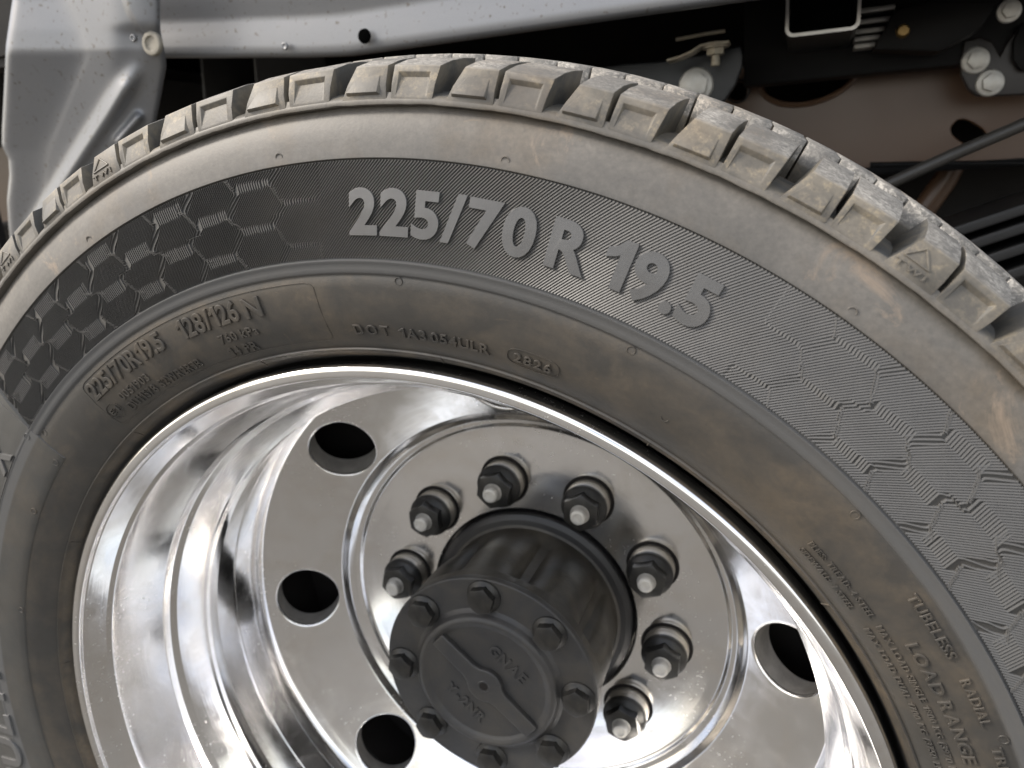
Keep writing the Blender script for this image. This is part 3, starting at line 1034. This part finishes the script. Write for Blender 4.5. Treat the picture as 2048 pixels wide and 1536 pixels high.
for k in range(10):
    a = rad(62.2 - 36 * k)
    link('stud_hole_shade', hole_me, M_DARK, rim, (0.1125 * math.cos(a), 0.2097, 0.1125 * math.sin(a)), True, 40)
    pos = Vector((0.1125 * math.cos(a), 0.1968, 0.1125 * math.sin(a)))
    rot = random.uniform(0, 60)
    o = link('lug_nut', nut_me, M_NUT, wheel, pos + Vector(CHILD[wheel.name]), True, 32)
    o.rotation_euler = (0, rad(rot), 0)
    o['label'] = 'black flanged lug nut on a zinc stud'
    s_ = link('sleeve', slv_me, M_SLEEVE, o, (0, 0.0062, 0), True, 40)
    t_ = link('stud', stud_me, M_ZINC, o, (0, 0, 0), True, 40)
    t_.scale = (1, random.uniform(0.95, 1.06), 1)

# ================================================================== HUB
hub = empty('axle_hub', (0, 0.16, 0.30), 'black axle hub with bolted round cover standing out of the rim', 'axle hub')
NB = 8
BA = [rad(88 - 45 * k) for k in range(NB)]
def hub_r(i, ang, RR, YY):
    out = RR.copy()
    y = YY[0]
    if 0.1255 < y < 0.204:
        for b in BA:
            d = (ang - b - rad(6) + math.pi) % (2 * math.pi) - math.pi
            w = np.clip(1 - (d / rad(19)) ** 2, 0, 1) ** 0.6
            fade = float(np.interp(y, [0.125, 0.16, 0.190, 0.204], [1, 1, 0.55, 0.0]))
            out = np.maximum(out, RR + (0.0775 - 0.0002 - RR) * w * fade + 0.002 * w * fade)
    return out, YY
hp = [(0.0600, 0.1165), (0.0785, 0.1170), (0.0792, 0.1178), (0.0792, 0.1240), (0.0780, 0.1256)]
hp += [(float(np.interp(y, [0.126, 0.14, 0.19, 0.204], [0.0730, 0.0680, 0.0690, 0.0740])), float(y)) for y in np.linspace(0.1285, 0.2030, 26)]
hp += [(0.0770, 0.2045)]
V, F = lathe(hp, 256, rfun=hub_r)
part('hub_body', V, F, M_HUBD, hub, sharp=35)
V, F = lathe(fillet([(0.0700, 0.2030), (0.0800, 0.2046, 0.002), (0.0846, 0.2066, 0.0015), (0.0850, 0.2100), (0.0850, 0.2300)]), 128)
part('hub_flange', V, F, simple('gloss_black_paint', (0.010, 0.010, 0.011), 0.40, 0, 0.2, 40), hub, sharp=40)
cp = fillet([(0.0796, 0.1166), (0.0798, 0.1158, 0.0005), (0.0798, 0.1120, 0.0008), (0.0788, 0.1112, 0.0006), (0.0565, 0.1112, 0.0015), (0.0540, 0.1090, 0.002), (0.0520, 0.1058, 0.003),
             (0.0492, 0.1046, 0.003), (0.0462, 0.1058, 0.002), (0.0440, 0.1070, 0.002), (0.0400, 0.1073), (0.0200, 0.1073), (0.0, 0.1073)])
V, F = lathe(cp, 192)
cover = part('hub_cover', V, F, M_HUB, hub, sharp=40)
cover['label'] = 'round black hub cover with raised bar and cast letters'
# raised bar with a round boss in the middle
def bar_outline(h, L, br, n=10):
    x0 = math.sqrt(max(0, br * br - h * h))
    top = [(-L, h * 0.92), (-x0 - 0.004, h)]
    a0 = math.atan2(h, x0)
    top += [(-br * math.cos(a), br * math.sin(a)) for a in np.linspace(a0 + 0.15, math.pi - a0 - 0.15, n)]
    top += [(x0 + 0.004, h), (L, h * 0.92)]
    return top + [(-x, -z) for x, z in top]
ang = rad(-44)
def rot2(p):
    return (p[0] * math.cos(ang) - p[1] * math.sin(ang), p[0] * math.sin(ang) + p[1] * math.cos(ang))
mb = MB()
mb.prism([rot2(p) for p in bar_outline(0.0066, 0.0462, 0.0132)], 0.1028, 0.1082)
mb.obj('raised_bar', M_HUB, cover, bevel=0.0014, seg=3, angle=50, loc=(0, 0, 0))
V, F = lathe([(0.0030, 0.1027), (0.0042, 0.10245), (0.0046, 0.1028), (0.0048, 0.1036)], 32)
finish('centre_ring', V, F, M_HUB, cover, (0, 0, 0))
V, F = lathe([(0.0, 0.10274), (0.0031, 0.10274), (0.0032, 0.1025)], 24)
finish('centre_hole', V, F, M_DARK, cover, (0, 0, 0))
def cast_text(txt, x0, x1, z0, hgt):
    v, f, w = layout(txt, 0.006, 0.03, 0.035, 0.12, 0.3)
    P = []
    for p in v:
        q = rot2((x0 + (x1 - x0) * p[0] / w, z0 + hgt * p[1] / 0.7))
        P.append((q[0], 0.1069 - 0.0007 * p[2] / 0.065, q[1]))
    o = finish('cast_lettering', P, f, M_HUB, cover, (0, 0, 0), sharp=35)
    o['label'] = 'cast letters ' + txt
cast_text('GNAE', -0.0160, 0.0165, 0.0215, 0.0085)
cast_text('Y-2NR', -0.0170, 0.0190, -0.0295, 0.0080)

mb = MB()
V, F = lathe(fillet([(0.0124, 0.0008), (0.0126, -0.0006, 0.0004), (0.0122, -0.0014, 0.0005), (0.0108, -0.0020, 0.0008), (0.0090, -0.0030)]), 40)
mb.add(V, F)
hex_solid(mb, 0.0100, 0.0, -0.0086, 0.0008)
bolt_me = mb.mesh('cover_bolt')
for k in range(NB):
    o = link('cover_bolt', bolt_me, M_NUT, hub, Vector((0.0666 * math.cos(BA[k]), 0.1112, 0.0666 * math.sin(BA[k]))) + Vector(CHILD[hub.name]), True, 32)
    o.rotation_euler = (0, rad(random.uniform(0, 60)), 0)

# ---- what is seen through the hand holes
drum = empty('brake_drum', (0, 0.32, 0.2), 'dark brake drum seen through the hand holes behind the rim', 'brake drum')
V, F = lathe(fillet([(0.0860, 0.2300), (0.0900, 0.2360), (0.1500, 0.2400, 0.004), (0.1700, 0.2420, 0.003), (0.1730, 0.2480, 0.002), (0.1780, 0.2480, 0.002), (0.1800, 0.2420, 0.002), (0.2100, 0.2430), (0.2385, 0.2400), (0.2400, 0.1950)]), 128)  # shell widened to block light through the hand holes
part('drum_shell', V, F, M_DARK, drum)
# ================================================================== BODY AND CHASSIS
# --- silver bed side above the tyre
PY = 0.30
low = [(-200, 118), (335, 114), (430, 114), (520, 113), (600, 113), (690, 110), (800, 95), (1000, 67), (1200, 39), (1297, 25.5), (1400, 11), (1480, 0), (1700, -32), (2100, -95)]
lowp = [at(px, py, PY) for px, py in low]
lx = np.array([p.x for p in lowp]); lz = np.array([p.z for p in lowp])
xs = np.linspace(at(215, 100, PY).x, 1.3, 140)
# cross-section from the hem upwards: (height above the edge, depth offset)
sec = [(0.0030, 0.0110), (0.0, 0.0100), (0.0, 0.0045), (0.0012, 0.0012), (0.0035, -0.0004), (0.010, 0.0), (0.0200, 0.0014), (0.0290, 0.0024), (0.0320, 0.0025), (0.0350, 0.0019), (0.0420, -0.0006), (0.055, -0.0040),
       (0.085, -0.0100), (0.10, -0.0150), (0.106, -0.020), (0.112, -0.0225), (0.16, -0.024), (0.35, -0.026), (0.75, -0.020), (0.90, -0.010)]
sv, sf = [], []
for x in xs:
    z0 = float(np.interp(x, lx, lz))
    for h, d in sec:
        k = min(1, h / 0.9)
        sv.append((x, PY + d + 0.0012 * math.sin(x * 9) * (h > 0.01), z0 * (1 - k) + (0.455) * k + h))
ns = len(sec)
for i in range(len(xs) - 1):
    for j in range(ns - 1):
        sf.append((i * ns + j, (i + 1) * ns + j, (i + 1) * ns + j + 1, i * ns + j + 1))
bed = empty('truck_bed_side', (0, 0.31, 0.84), 'silver painted bed side sheet running along above the tyre', 'truck body')
part('side_sheet', sv, sf, M_SILVER, bed, sharp=60)
p = at(728, 72, PY - 0.006)
V, F = lathe([(0.0, 0.0), (0.0050, 0.0), (0.0056, 0.0004), (0.0060, 0.0020)], 28)  # sheet is uncut; a black disc paints the dark inside of the hole
o = finish('drain_hole_disc', V, F, simple('hole_shade_black', (0.002, 0.002, 0.002), 0.95, 0, 0.1, 50, spec=0.0), bed, Vector(CHILD[bed.name]) + p + Vector((0, -0.0008, 0)))
o['label'] = 'small black disc painted as the dark of a round hole in the silver sheet'
for px, py in ((568, 92),):
    p = at(px, py, PY - 0.006)
    V, F = lathe(fillet([(0.0032, 0.002), (0.0032, 0.0002, 0.0005), (0.0022, -0.0001, 0.0004), (0.0016, 0.0004), (0.0, 0.0005)]), 24)
    finish('plug', V, F, M_SILVER, bed, Vector(CHILD[bed.name]) + p)
# unseen cargo floor and underside, added to keep the light out
mb = MB()
mb.box((-0.15, 1.15, 0.60), (2.9, 1.62, 0.02))
mb.obj('bed_floor', M_BLK, bed)
for x in (-0.62, 0.62):
    MB().box((x, 1.15, 0.55), (0.07, 1.6, 0.08)).obj('floor_cross_sill', M_BLK, bed)
mb = MB().box((-0.15, 0.37, 0.545), (2.9, 0.03, 0.09))
mb.obj('inner_sill', M_BLK, bed)

# --- stamped silver splash panel at the left
SY = 0.24
left = [(30, -60), (25, 0), (12, 90), (8, 180), (4, 260), (4, 292), (17, 318), (19, 350), (14, 400), (17, 450), (24, 520), (60, 700)]
right = [(318, -60), (320, 0), (321, 60), (331, 110), (333, 132), (327, 165), (318, 215), (308, 262), (296, 300), (280, 350), (250, 450), (230, 700)]
ys = np.linspace(-60, 640, 120)
NU = 90
def seg_d(p, a, b):
    p, a, b = Vector(p), Vector(a), Vector(b)
    t = max(0, min(1, (p - a).dot(b - a) / (b - a).length_squared))
    return (p - (a + (b - a) * t)).length, t
pv, pf = [], []
for y in ys:
    xl = float(np.interp(y, [q[1] for q in left], [q[0] for q in left]))
    xr = float(np.interp(y, [q[1] for q in right], [q[0] for q in right]))
    for i in range(NU + 1):
        u = i / NU
        x = xl + (xr - xl) * u
        q = (x, y)
        dep = 0.0
        # fold: left of this line the sheet turns away
        fx = float(np.interp(y, [-60, 0, 60, 110, 300, 640], [136, 140, 168, 180, 100, 60]))
        d = fx - x
        dep += -0.030 * max(0, d) / 300 + 0.0025 * (1 - math.exp(-max(0, d) / 14))
        # flange fading to the right edge
        dep += 0.012 * (max(0, x - 215) / 100) ** 2
        dd, t = seg_d(q, (282, 128), (70, 452))
        w = 17 - 5 * t
        dep -= 0.0075 * math.exp(-(dd / (w * 1.15)) ** 2) * min(1, 6 * (t + 0.02))
        dd, t = seg_d(q, (276, 236), (236, 282))
        dep -= 0.007 * math.exp(-(dd / 10) ** 2)
        # step at the top
        dep += 0.004 / (1 + math.exp(-(y - 52 - 0.02 * x) / 4)) / (1 + math.exp(-(x - 245) / 12))
        # lapped rounded corner at the upper right
        rr = math.hypot(x - 390, y + 40)
        if rr < 150:
            dep -= 0.004 * min(1, (150 - rr) / 6)
        edge = min(u, 1 - u)
        dep += 0.004 * math.exp(-edge * NU / 1.2)
        # the panel slants back towards its foot
        p = at(x, y, SY + dep + 0.05 * max(0, (y - 100)) / 500)
        pv.append(p)
n1 = NU + 1
for j in range(len(ys) - 1):
    for i in range(NU):
        pf.append((j * n1 + i, j * n1 + i + 1, (j + 1) * n1 + i + 1, (j + 1) * n1 + i))
spl = empty('splash_panel', (-0.34, 0.27, 0.5), 'silver wheel arch panel with stamped diagonal ribs behind the tyre at far left', 'body panel')
part('stamped_sheet', pv, pf, M_SILVER, spl, sharp=60)
# fixing screw and two small pips
def stud_at(px, py, Y, me, mat, parent, name, rz=0.0, s=1.0):
    o = link(name, me, mat, parent, Vector(CHILD[parent.name]) + at(px, py, Y), True, 35)
    o.rotation_euler = (0, rz, 0)
    o.scale = (s, s, s)
    return o
mb = MB()
V, F = lathe(fillet([(0.0098, 0.003), (0.0100, 0.0, 0.0006), (0.0092, -0.0012, 0.0006), (0.0062, -0.0014, 0.0004), (0.0056, 0.0004, 0.0004), (0.0, 0.0006)]), 32)
mb.add(V, F)
stud_at(303, 87, SY + 0.008, mb.mesh('screw'), simple('dirty_plastic_plug', (0.24, 0.22, 0.18), 0.6, 0, 0.3, 200, 0.3, 500), spl, 'fixing_plug', 0.5)
V, F = lathe(fillet([(0.0030, 0.002), (0.0030, -0.0008, 0.0006), (0.0018, -0.0010, 0.0005), (0.0012, 0.0002), (0.0, 0.0003)]), 20)
pip = MB().add(V, F).mesh('pip')
for px, py in ((208, 79), (266, 76)):
    stud_at(px, py, SY + 0.006, pip, M_SILVER, spl, 'pip')

# --- black wall left of the splash panel
mb = MB()
a, b = at(-260, -80, 0.42), at(90, 900, 0.42)
mb.box(((a.x + b.x) / 2, 0.43, (a.z + b.z) / 2), (b.x - a.x, 0.012, a.z - b.z))
w_ = mb.obj('wheel_arch_liner', simple('black_plastic_liner', (0.016, 0.016, 0.017), 0.6, 0, 0.3, 30, 0.5, 260), None)
tag(w_, 'black plastic wheel arch liner beyond the splash panel at the left edge', 'arch liner')

# --- two grey sheets standing in the gap behind the tyre
for px0, px1, nm, lb in ((402, 505, 0.52, 'dim grey upright sheet in the gap, nearer the splash panel'), (509, 640, 0.46, 'dim grey upright sheet in the gap, right of its neighbour')):
    a, b = at(px0, 90, nm), at(px0 + 12, 230, nm)
    c = at(px1, 90, nm + 0.10)
    mb = MB()
    V = [a, b, Vector((c.x, nm + 0.10, b.z)), Vector((c.x, nm + 0.10, a.z + 0.05)), Vector((a.x, a.y, a.z + 0.05))]
    V = [Vector(v) for v in V] + [Vector(v) + Vector((0.002, 0.004, 0)) for v in V]
    F = [(0, 1, 2, 3, 4), (9, 8, 7, 6, 5)] + [(i, i + 5, (i + 1) % 5 + 5, (i + 1) % 5) for i in range(5)]
    mb.add(V, F)
    # folded lip along the near edge
    d = (b - a)
    mb.tube([a + Vector((0, 0, 0.05)), a, b], 0.0022, 8)
    o = mb.obj('inner_sheet', simple('grey_primer', (0.10, 0.10, 0.10), 0.5, 0.2, 0.2, 30), None)
    tag(o, lb, 'sheet metal', 'sheets in the gap behind the tyre')

# --- chassis frame rail
FY = 0.56
rail = empty('chassis_frame', (0.3, 0.58, 0.70), 'black steel chassis frame rail, brown reflection painted in, with holes behind the tyre at right', 'chassis frame')
z_top = at(1740, 106, FY).z
z_bot = at(1740, 336, FY).z
def plate_with_holes(name, x0, x1, z0, z1, y, holes, mat, parent, nx=150, nz=60, th=0.006, bulge=None):
    """a flat web cut by holes; each hole is a list of (x, z) points ordered round it"""
    cu = bpy.data.curves.new(name, 'CURVE')
    cu.dimensions = '2D'
    cu.fill_mode = 'BOTH'
    cu.extrude = th / 2
    cu.bevel_depth = 0.0012
    cu.bevel_resolution = 2
    for pts in [[(x0, z0), (x1, z0), (x1, z1), (x0, z1)]] + holes:
        s = cu.splines.new('POLY')
        s.points.add(len(pts) - 1)
        for p, q in zip(s.points, pts):
            p.co = (q[0], q[1], 0, 1)
        s.use_cyclic_u = True
    o = bpy.data.objects.new('tmp', cu)
    COL.objects.link(o)
    me = o.to_mesh()
    V = [(v.co.x, y + v.co.z, v.co.y) for v in me.vertices]
    F = [tuple(p.vertices)[::-1] for p in me.polygons]
    o.to_mesh_clear()
    bpy.data.objects.remove(o)
    bpy.data.curves.remove(cu)
    return part(name, V, F, mat, parent, sharp=30)
def oval(px, py, rx, rz, rot=0.0, n=28, Y=FY, power=2.0):
    c = at(px, py, Y)
    out = []
    for i in range(n):
        a = 2 * math.pi * i / n
        k = (abs(math.cos(a)) ** power + abs(math.sin(a)) ** power) ** (-1 / power)
        x, z = rx * math.cos(a) * k, rz * math.sin(a) * k
        out.append((c.x + x * math.cos(rot) - z * math.sin(rot), c.z + x * math.sin(rot) + z * math.cos(rot)))
    return out
holes = [oval(1618, 150, 0.045, 0.026, 0.14), oval(1476, 183, 0.0105, 0.0105), oval(1936, 267, 0.0180, 0.0105, -0.62, power=2.6)]
plate_with_holes('rail_web', -1.4, 1.4, z_bot, z_top, FY, holes, M_BRN, rail)
mb = MB()
mb.box((0, FY + 0.045, z_bot - 0.003), (2.8, 0.10, 0.008))
mb.obj('bottom_flange', M_BLK, rail, bevel=0.002)
mb = MB()
mb.box((0, FY + 0.035, z_top + 0.006), (2.8, 0.09, 0.012))
mb.obj('top_flange', M_BLK, rail, bevel=0.002)
mb = MB().box((0, FY + 0.16, (z_top + z_bot) / 2), (2.8, 0.01, 0.5))
mb.obj('rail_inner_wall', M_DARK, rail)
# collar pressed round the oval hole and rolled edge of the round one
pts = [Vector((x, FY - 0.004, z)) for x, z in oval(1618, 150, 0.0465, 0.0275, 0.14, 40)]
mb = MB().tube(pts + pts[:1], 0.0030, 8)
mb.obj('hole_collar', M_BRN, rail)
pts = [Vector((x, FY - 0.004, z)) for x, z in oval(1476, 183, 0.0112, 0.0112, 0, 28)]
mb = MB().tube(pts + pts[:1], 0.0013, 8)
mb.obj('hole_collar', M_BRK, rail)
# pale seam running along the top edge
mb = MB().tube([at(1484, 135, FY - 0.008), at(1540, 133, FY - 0.008), at(1590, 128, FY - 0.008), at(1640, 128, FY - 0.008)], 0.0011, 8)
mb.obj('seam', simple('grey_seam', (0.18, 0.18, 0.19), 0.4), rail)

# --- flange bolts
def flange_bolt(r, hexr, hh, fl=0.0022):
    mb = MB()
    V, F = lathe(fillet([(r, 0.002), (r, -0.0008, 0.0006), (r * 0.93, -fl, 0.0008), (hexr * 0.9, -fl - 0.0008)]), 36)
    mb.add(V, F)
    hex_solid(mb, hexr, 0.0, -hh, 0.0008)
    return mb.mesh('flange_bolt')
fb = flange_bolt(0.0112, 0.0076, 0.0088)

# --- bracket with two bolts at the upper right
BY = 0.50
brk = empty('bolted_bracket', tuple(at(1960, 160, BY) + Vector((0, 0, H))), 'dark bracket fixed with two pale flange bolts at the upper right', 'bracket')
out = [(1926, 82), (1921, 120), (1921, 150), (1934, 178), (1952, 193), (1990, 193), (2140, 186), (2140, 60), (2030, 60), (2008, 92), (1999, 112), (1985, 84), (1960, 74)]
poly = [(at(x, y, BY).x, at(x, y, BY).z) for x, y in out]
mb = MB().prism(poly, BY - 0.003, BY + 0.004)
mb.obj('bracket_plate', simple('brown_black_bracket', (0.022, 0.018, 0.017), 0.38, 0, 0.2, 20, 0.1, 200), brk, bevel=0.0018, seg=3)
poly = [(at(x, y, BY + 0.03).x, at(x, y, BY + 0.03).z) for x, y in [(2004, 96), (2004, 130), (2018, 150), (2140, 160), (2140, 70), (2020, 60)]]
mb = MB().prism(poly, BY - 0.012, BY - 0.006)
mb.obj('bracket_web', M_BLK, brk, bevel=0.0015)
for px, py, rz in ((1951, 121, 0.3), (1980, 166, 0.9)):
    stud_at(px, py, BY - 0.004, fb, M_ZINC, brk, 'flange_bolt', rz)

# --- rounded bracket plate with a big bolt, right above the tyre
CY = 0.44
cb_ = empty('suspension_bracket', tuple(at(1390, 160, CY) + Vector((0, 0, H))), 'blue black rounded bracket with one large pale bolt just above the tyre', 'bracket')
out = [(1180, 138), (1250, 128), (1330, 122), (1420, 106), (1482, 92), (1486, 110), (1484, 135), (1472, 170), (1452, 200), (1430, 224), (1300, 300), (1150, 300)]
poly = [(at(x, y, CY).x, at(x, y, CY).z) for x, y in out]
mb = MB().prism(poly, CY - 0.004, CY + 0.004)
mb.obj('bracket_plate', M_BRK, cb_, bevel=0.002, seg=3)
big = flange_bolt(0.0155, 0.0118, 0.0100, 0.0030)
stud_at(1392, 171, CY - 0.005, big, M_ZINC, cb_, 'flange_bolt', 0.2)
# vertical bolt hanging from a bent tab
TY = 0.40
vb_ = empty('hanging_bolt', tuple(at(1430, 110, TY) + Vector((0, 0, H))), 'rusty zinc bolt hanging down through a bent steel tab above the bracket', 'bolt')
M_OLD = simple('aged_zinc', (0.30, 0.27, 0.21), 0.5, 0.5, 0.3, 160, 0.3, 500, (0.16, 0.09, 0.05), 0.45)
c = at(1431, 98, TY)
mb = MB()
V, F = lathe(fillet([(0.0, -0.0135), (0.0034, -0.0135, 0.0006), (0.0038, -0.0122), (0.0036, -0.0100), (0.0036, -0.0010)]), 24)
Mr = Matrix.Translation(c) @ Matrix.Rotation(rad(-90), 4, 'X')
Mz = Matrix.Translation(c)
def up(V):
    return [(p[0], p[2], p[1]) for p in V]
mb.add(up(V), F, Mz)
mb.obj('bolt_shank', M_OLD, vb_)
mb = MB()
hx = []
hex_solid(mb, 0.0078, 0.0008, -0.0048, 0.0005)
mb2 = MB().add([Mz @ Vector((p.x, p.z, p.y)) for p in mb.v], mb.f)
mb2.obj('nut', M_OLD, vb_)
V, F = lathe(fillet([(0.0, 0.0005), (0.0112, 0.0005), (0.0112, 0.0022, 0.0004), (0.0095, 0.0026), (0.0095, 0.0050, 0.0005), (0.0, 0.0052)]), 32)
MB().add(up(V), F, Mz).obj('washer', M_OLD, vb_)
tab = [at(x, y, TY + d) for x, y, d in ((1336, 123, 0.0), (1362, 116, 0.0), (1385, 106, 0.0), (1402, 94, 0.0), (1420, 90, 0.0), (1460, 86, 0.0))]
V, F = [], []
for p in tab:
    for dy in (-0.009, 0.009):
        for dz in (-0.0011, 0.0011):
            V.append(p + Vector((0, dy, dz)))
for i in range(len(tab) - 1):
    a, b = i * 4, i * 4 + 4
    F += [(a, a + 1, b + 1, b), (a + 3, a + 2, b + 2, b + 3), (a + 1, a + 3, b + 3, b + 1), (a + 2, a, b, b + 2)]
F += [(0, 2, 3, 1), (len(V) - 4, len(V) - 3, len(V) - 1, len(V) - 2)]
MB().add(V, F).obj('bent_tab', M_OLD, vb_, bevel=0.0006)
mb = MB().tube([at(1352, 79, TY), at(1410, 68, TY), at(1450, 62, TY)], 0.0016, 8)
mb.obj('pin', M_OLD, vb_)

# --- square steel tube, cut end facing out
TB = 0.40
tb = empty('square_tube', tuple(at(1645, 40, TB) + Vector((0, 0, H))), 'square steel tube with a bright cut edge at the upper right', 'steel tube')
pl, pr, pb, pt = at(1571, 40, TB).x, at(1721, 40, TB).x, at(1645, 67, TB).z, at(1645, -95, TB).z
def rrect(x0, x1, z0, z1, r, n=6):
    out = []
    for cx, cz, a0 in ((x1 - r, z1 - r, 0), (x0 + r, z1 - r, 90), (x0 + r, z0 + r, 180), (x1 - r, z0 + r, 270)):
        for i in range(n + 1):
            a = rad(a0 + 90 * i / n)
            out.append((cx + r * math.cos(a), cz + r * math.sin(a)))
    return out
o1 = rrect(pl, pr, pb, pt, 0.0065)
o2 = rrect(pl + 0.0026, pr - 0.0026, pb + 0.0026, pt - 0.0026, 0.0045)
m = len(o1)
V = [(x, TB, z) for x, z in o1] + [(x, TB, z) for x, z in o2]
F = [(i, (i + 1) % m, (i + 1) % m + m, i + m) for i in range(m)]
part('cut_edge', V, F, M_STEEL, tb)
V = [(x, TB + 0.0006, z) for x, z in o1] + [(x, TB + 0.26, z) for x, z in o1] + [(x, TB + 0.0006, z) for x, z in o2] + [(x, TB + 0.26, z) for x, z in o2]
F = [(i, (i + 1) % m, (i + 1) % m + m, i + m) for i in range(m)] + [(i + 2 * m, i + 3 * m, (i + 1) % m + 3 * m, (i + 1) % m + 2 * m) for i in range(m)]
part('tube_wall', V, F, simple('black_tube_paint', (0.035, 0.034, 0.034), 0.35, 0, 0.2, 30), tb, sharp=60)
V = [(x, TB + 0.255, z) for x, z in o2]
part('tube_end_plug', V, [tuple(range(m))], M_DARK, tb)

# --- finned block behind the tube
fin = empty('finned_cross_member', tuple(at(1740, 60, 0.50) + Vector((0, 0, H))), 'black cross member with pale parallel ridges right of the square tube', 'cross member')
for i, (y0, y1) in enumerate(((26, 14), (49, 36), (67, 57), (82, 73), (96, 88))):
    a, b = at(1708, y0, 0.47), at(1790 - i * 10, y1, 0.47)
    mb = MB()
    mid = (a + b) / 2
    L = (b - a).length
    mb.box((mid.x, 0.475, mid.z), (L, 0.02, 0.0042))
    mb.obj('ridge', simple('worn_ridge_steel', (0.34, 0.33, 0.31), 0.42, 0.5, 0.2, 60), fin, bevel=0.001)
a, b = at(1490, -120, 0.50), at(2300, 92, 0.50)
mb = MB().box(((a.x + b.x) / 2, 0.515, (a.z + b.z) / 2), (b.x - a.x, 0.03, a.z - b.z))
mb.obj('member_web', M_BLK, fin, bevel=0.003)
poly = [(at(x, y, 0.45).x, at(x, y, 0.45).z) for x, y in ((1745, 100), (1790, 20), (1870, 0), (2000, 0), (1960, 60), (1880, 104))]
MB().prism(poly, 0.448, 0.485).obj('side_cheek', M_BLK, fin, bevel=0.003)
V, F = lathe(fillet([(0.0, -0.004), (0.0042, -0.004, 0.001), (0.0055, 0.0, 0.0008), (0.0055, 0.006)]), 24)
stud_at(1806, 62, 0.446, MB().add(V, F).mesh('brass_plug'), simple('brass', (0.30, 0.20, 0.08), 0.4, 0.8, 0.2, 90), fin, 'brass_plug')
stud_at(2018, 22, 0.45, fb, M_ZINC, fin, 'flange_bolt', 0.4, 0.8)

# --- leaf spring and hoses at the right edge
ls = empty('leaf_spring', (0.45, 0.55, 0.62), 'stack of black steel spring leaves at the right edge behind the tyre', 'leaf spring')
for i, (p0, p1) in enumerate((((1760, 515), (2300, 335)), ((1780, 545), (2300, 372)), ((1800, 580), (2300, 412)), ((1840, 615), (2300, 452)))):
    a, b = at(*p0, 0.42), at(*p1, 0.42)
    mb = MB()
    d = b - a
    M = Matrix.Translation((a + b) / 2) @ Matrix.Rotation(-math.atan2(d.z, d.x), 4, 'Y')
    mb.box((0, 0.045, 0), (d.length, 0.09, 0.0088), M)
    mb.obj('leaf', simple('spring_steel_paint', (0.008, 0.008, 0.008), 0.5, 0, 0.2, 30), ls, bevel=0.0018, seg=3)
mb = MB().tube([at(1700, 402, 0.44), at(1790, 362, 0.44), at(1900, 312, 0.44), at(2060, 243, 0.44), at(2250, 160, 0.44)], 0.0052, 14)
o = mb.obj('brake_hose', simple('black_hose_rubber', (0.04, 0.037, 0.033), 0.42, 0, 0.2, 60), None)
tag(o, 'black hose crossing in front of the frame rail at right', 'hose')
mb = MB().tube([at(1740, 330, 0.53), at(1850, 328, 0.53), at(2060, 326, 0.53), at(2250, 330, 0.53)], 0.0028, 10)
o = mb.obj('brake_line', M_BLK, None)
tag(o, 'thin black brake line along the foot of the frame rail', 'brake line')
mb = MB().tube([at(1840, 430, 0.62), at(1890, 360, 0.62), at(1905, 330, 0.62)], 0.012, 12)
o = mb.obj('shock_absorber', M_BRN, None)
tag(o, 'dim brown shock absorber tube below the frame rail', 'shock absorber')
# rear axle beam and an added far wall keep the underside dark
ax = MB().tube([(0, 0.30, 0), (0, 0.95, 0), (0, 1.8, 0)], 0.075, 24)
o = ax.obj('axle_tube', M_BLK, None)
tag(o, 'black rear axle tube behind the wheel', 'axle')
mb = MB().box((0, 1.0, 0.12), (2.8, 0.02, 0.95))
o = mb.obj('light_block_wall', M_DARK, None)
tag(o, 'added dark wall blocking light behind the frame rail', 'light blocker')
print('tris', sum(len(p.vertices) - 2 for o in bpy.data.objects if o.type == 'MESH' for p in o.data.polygons))
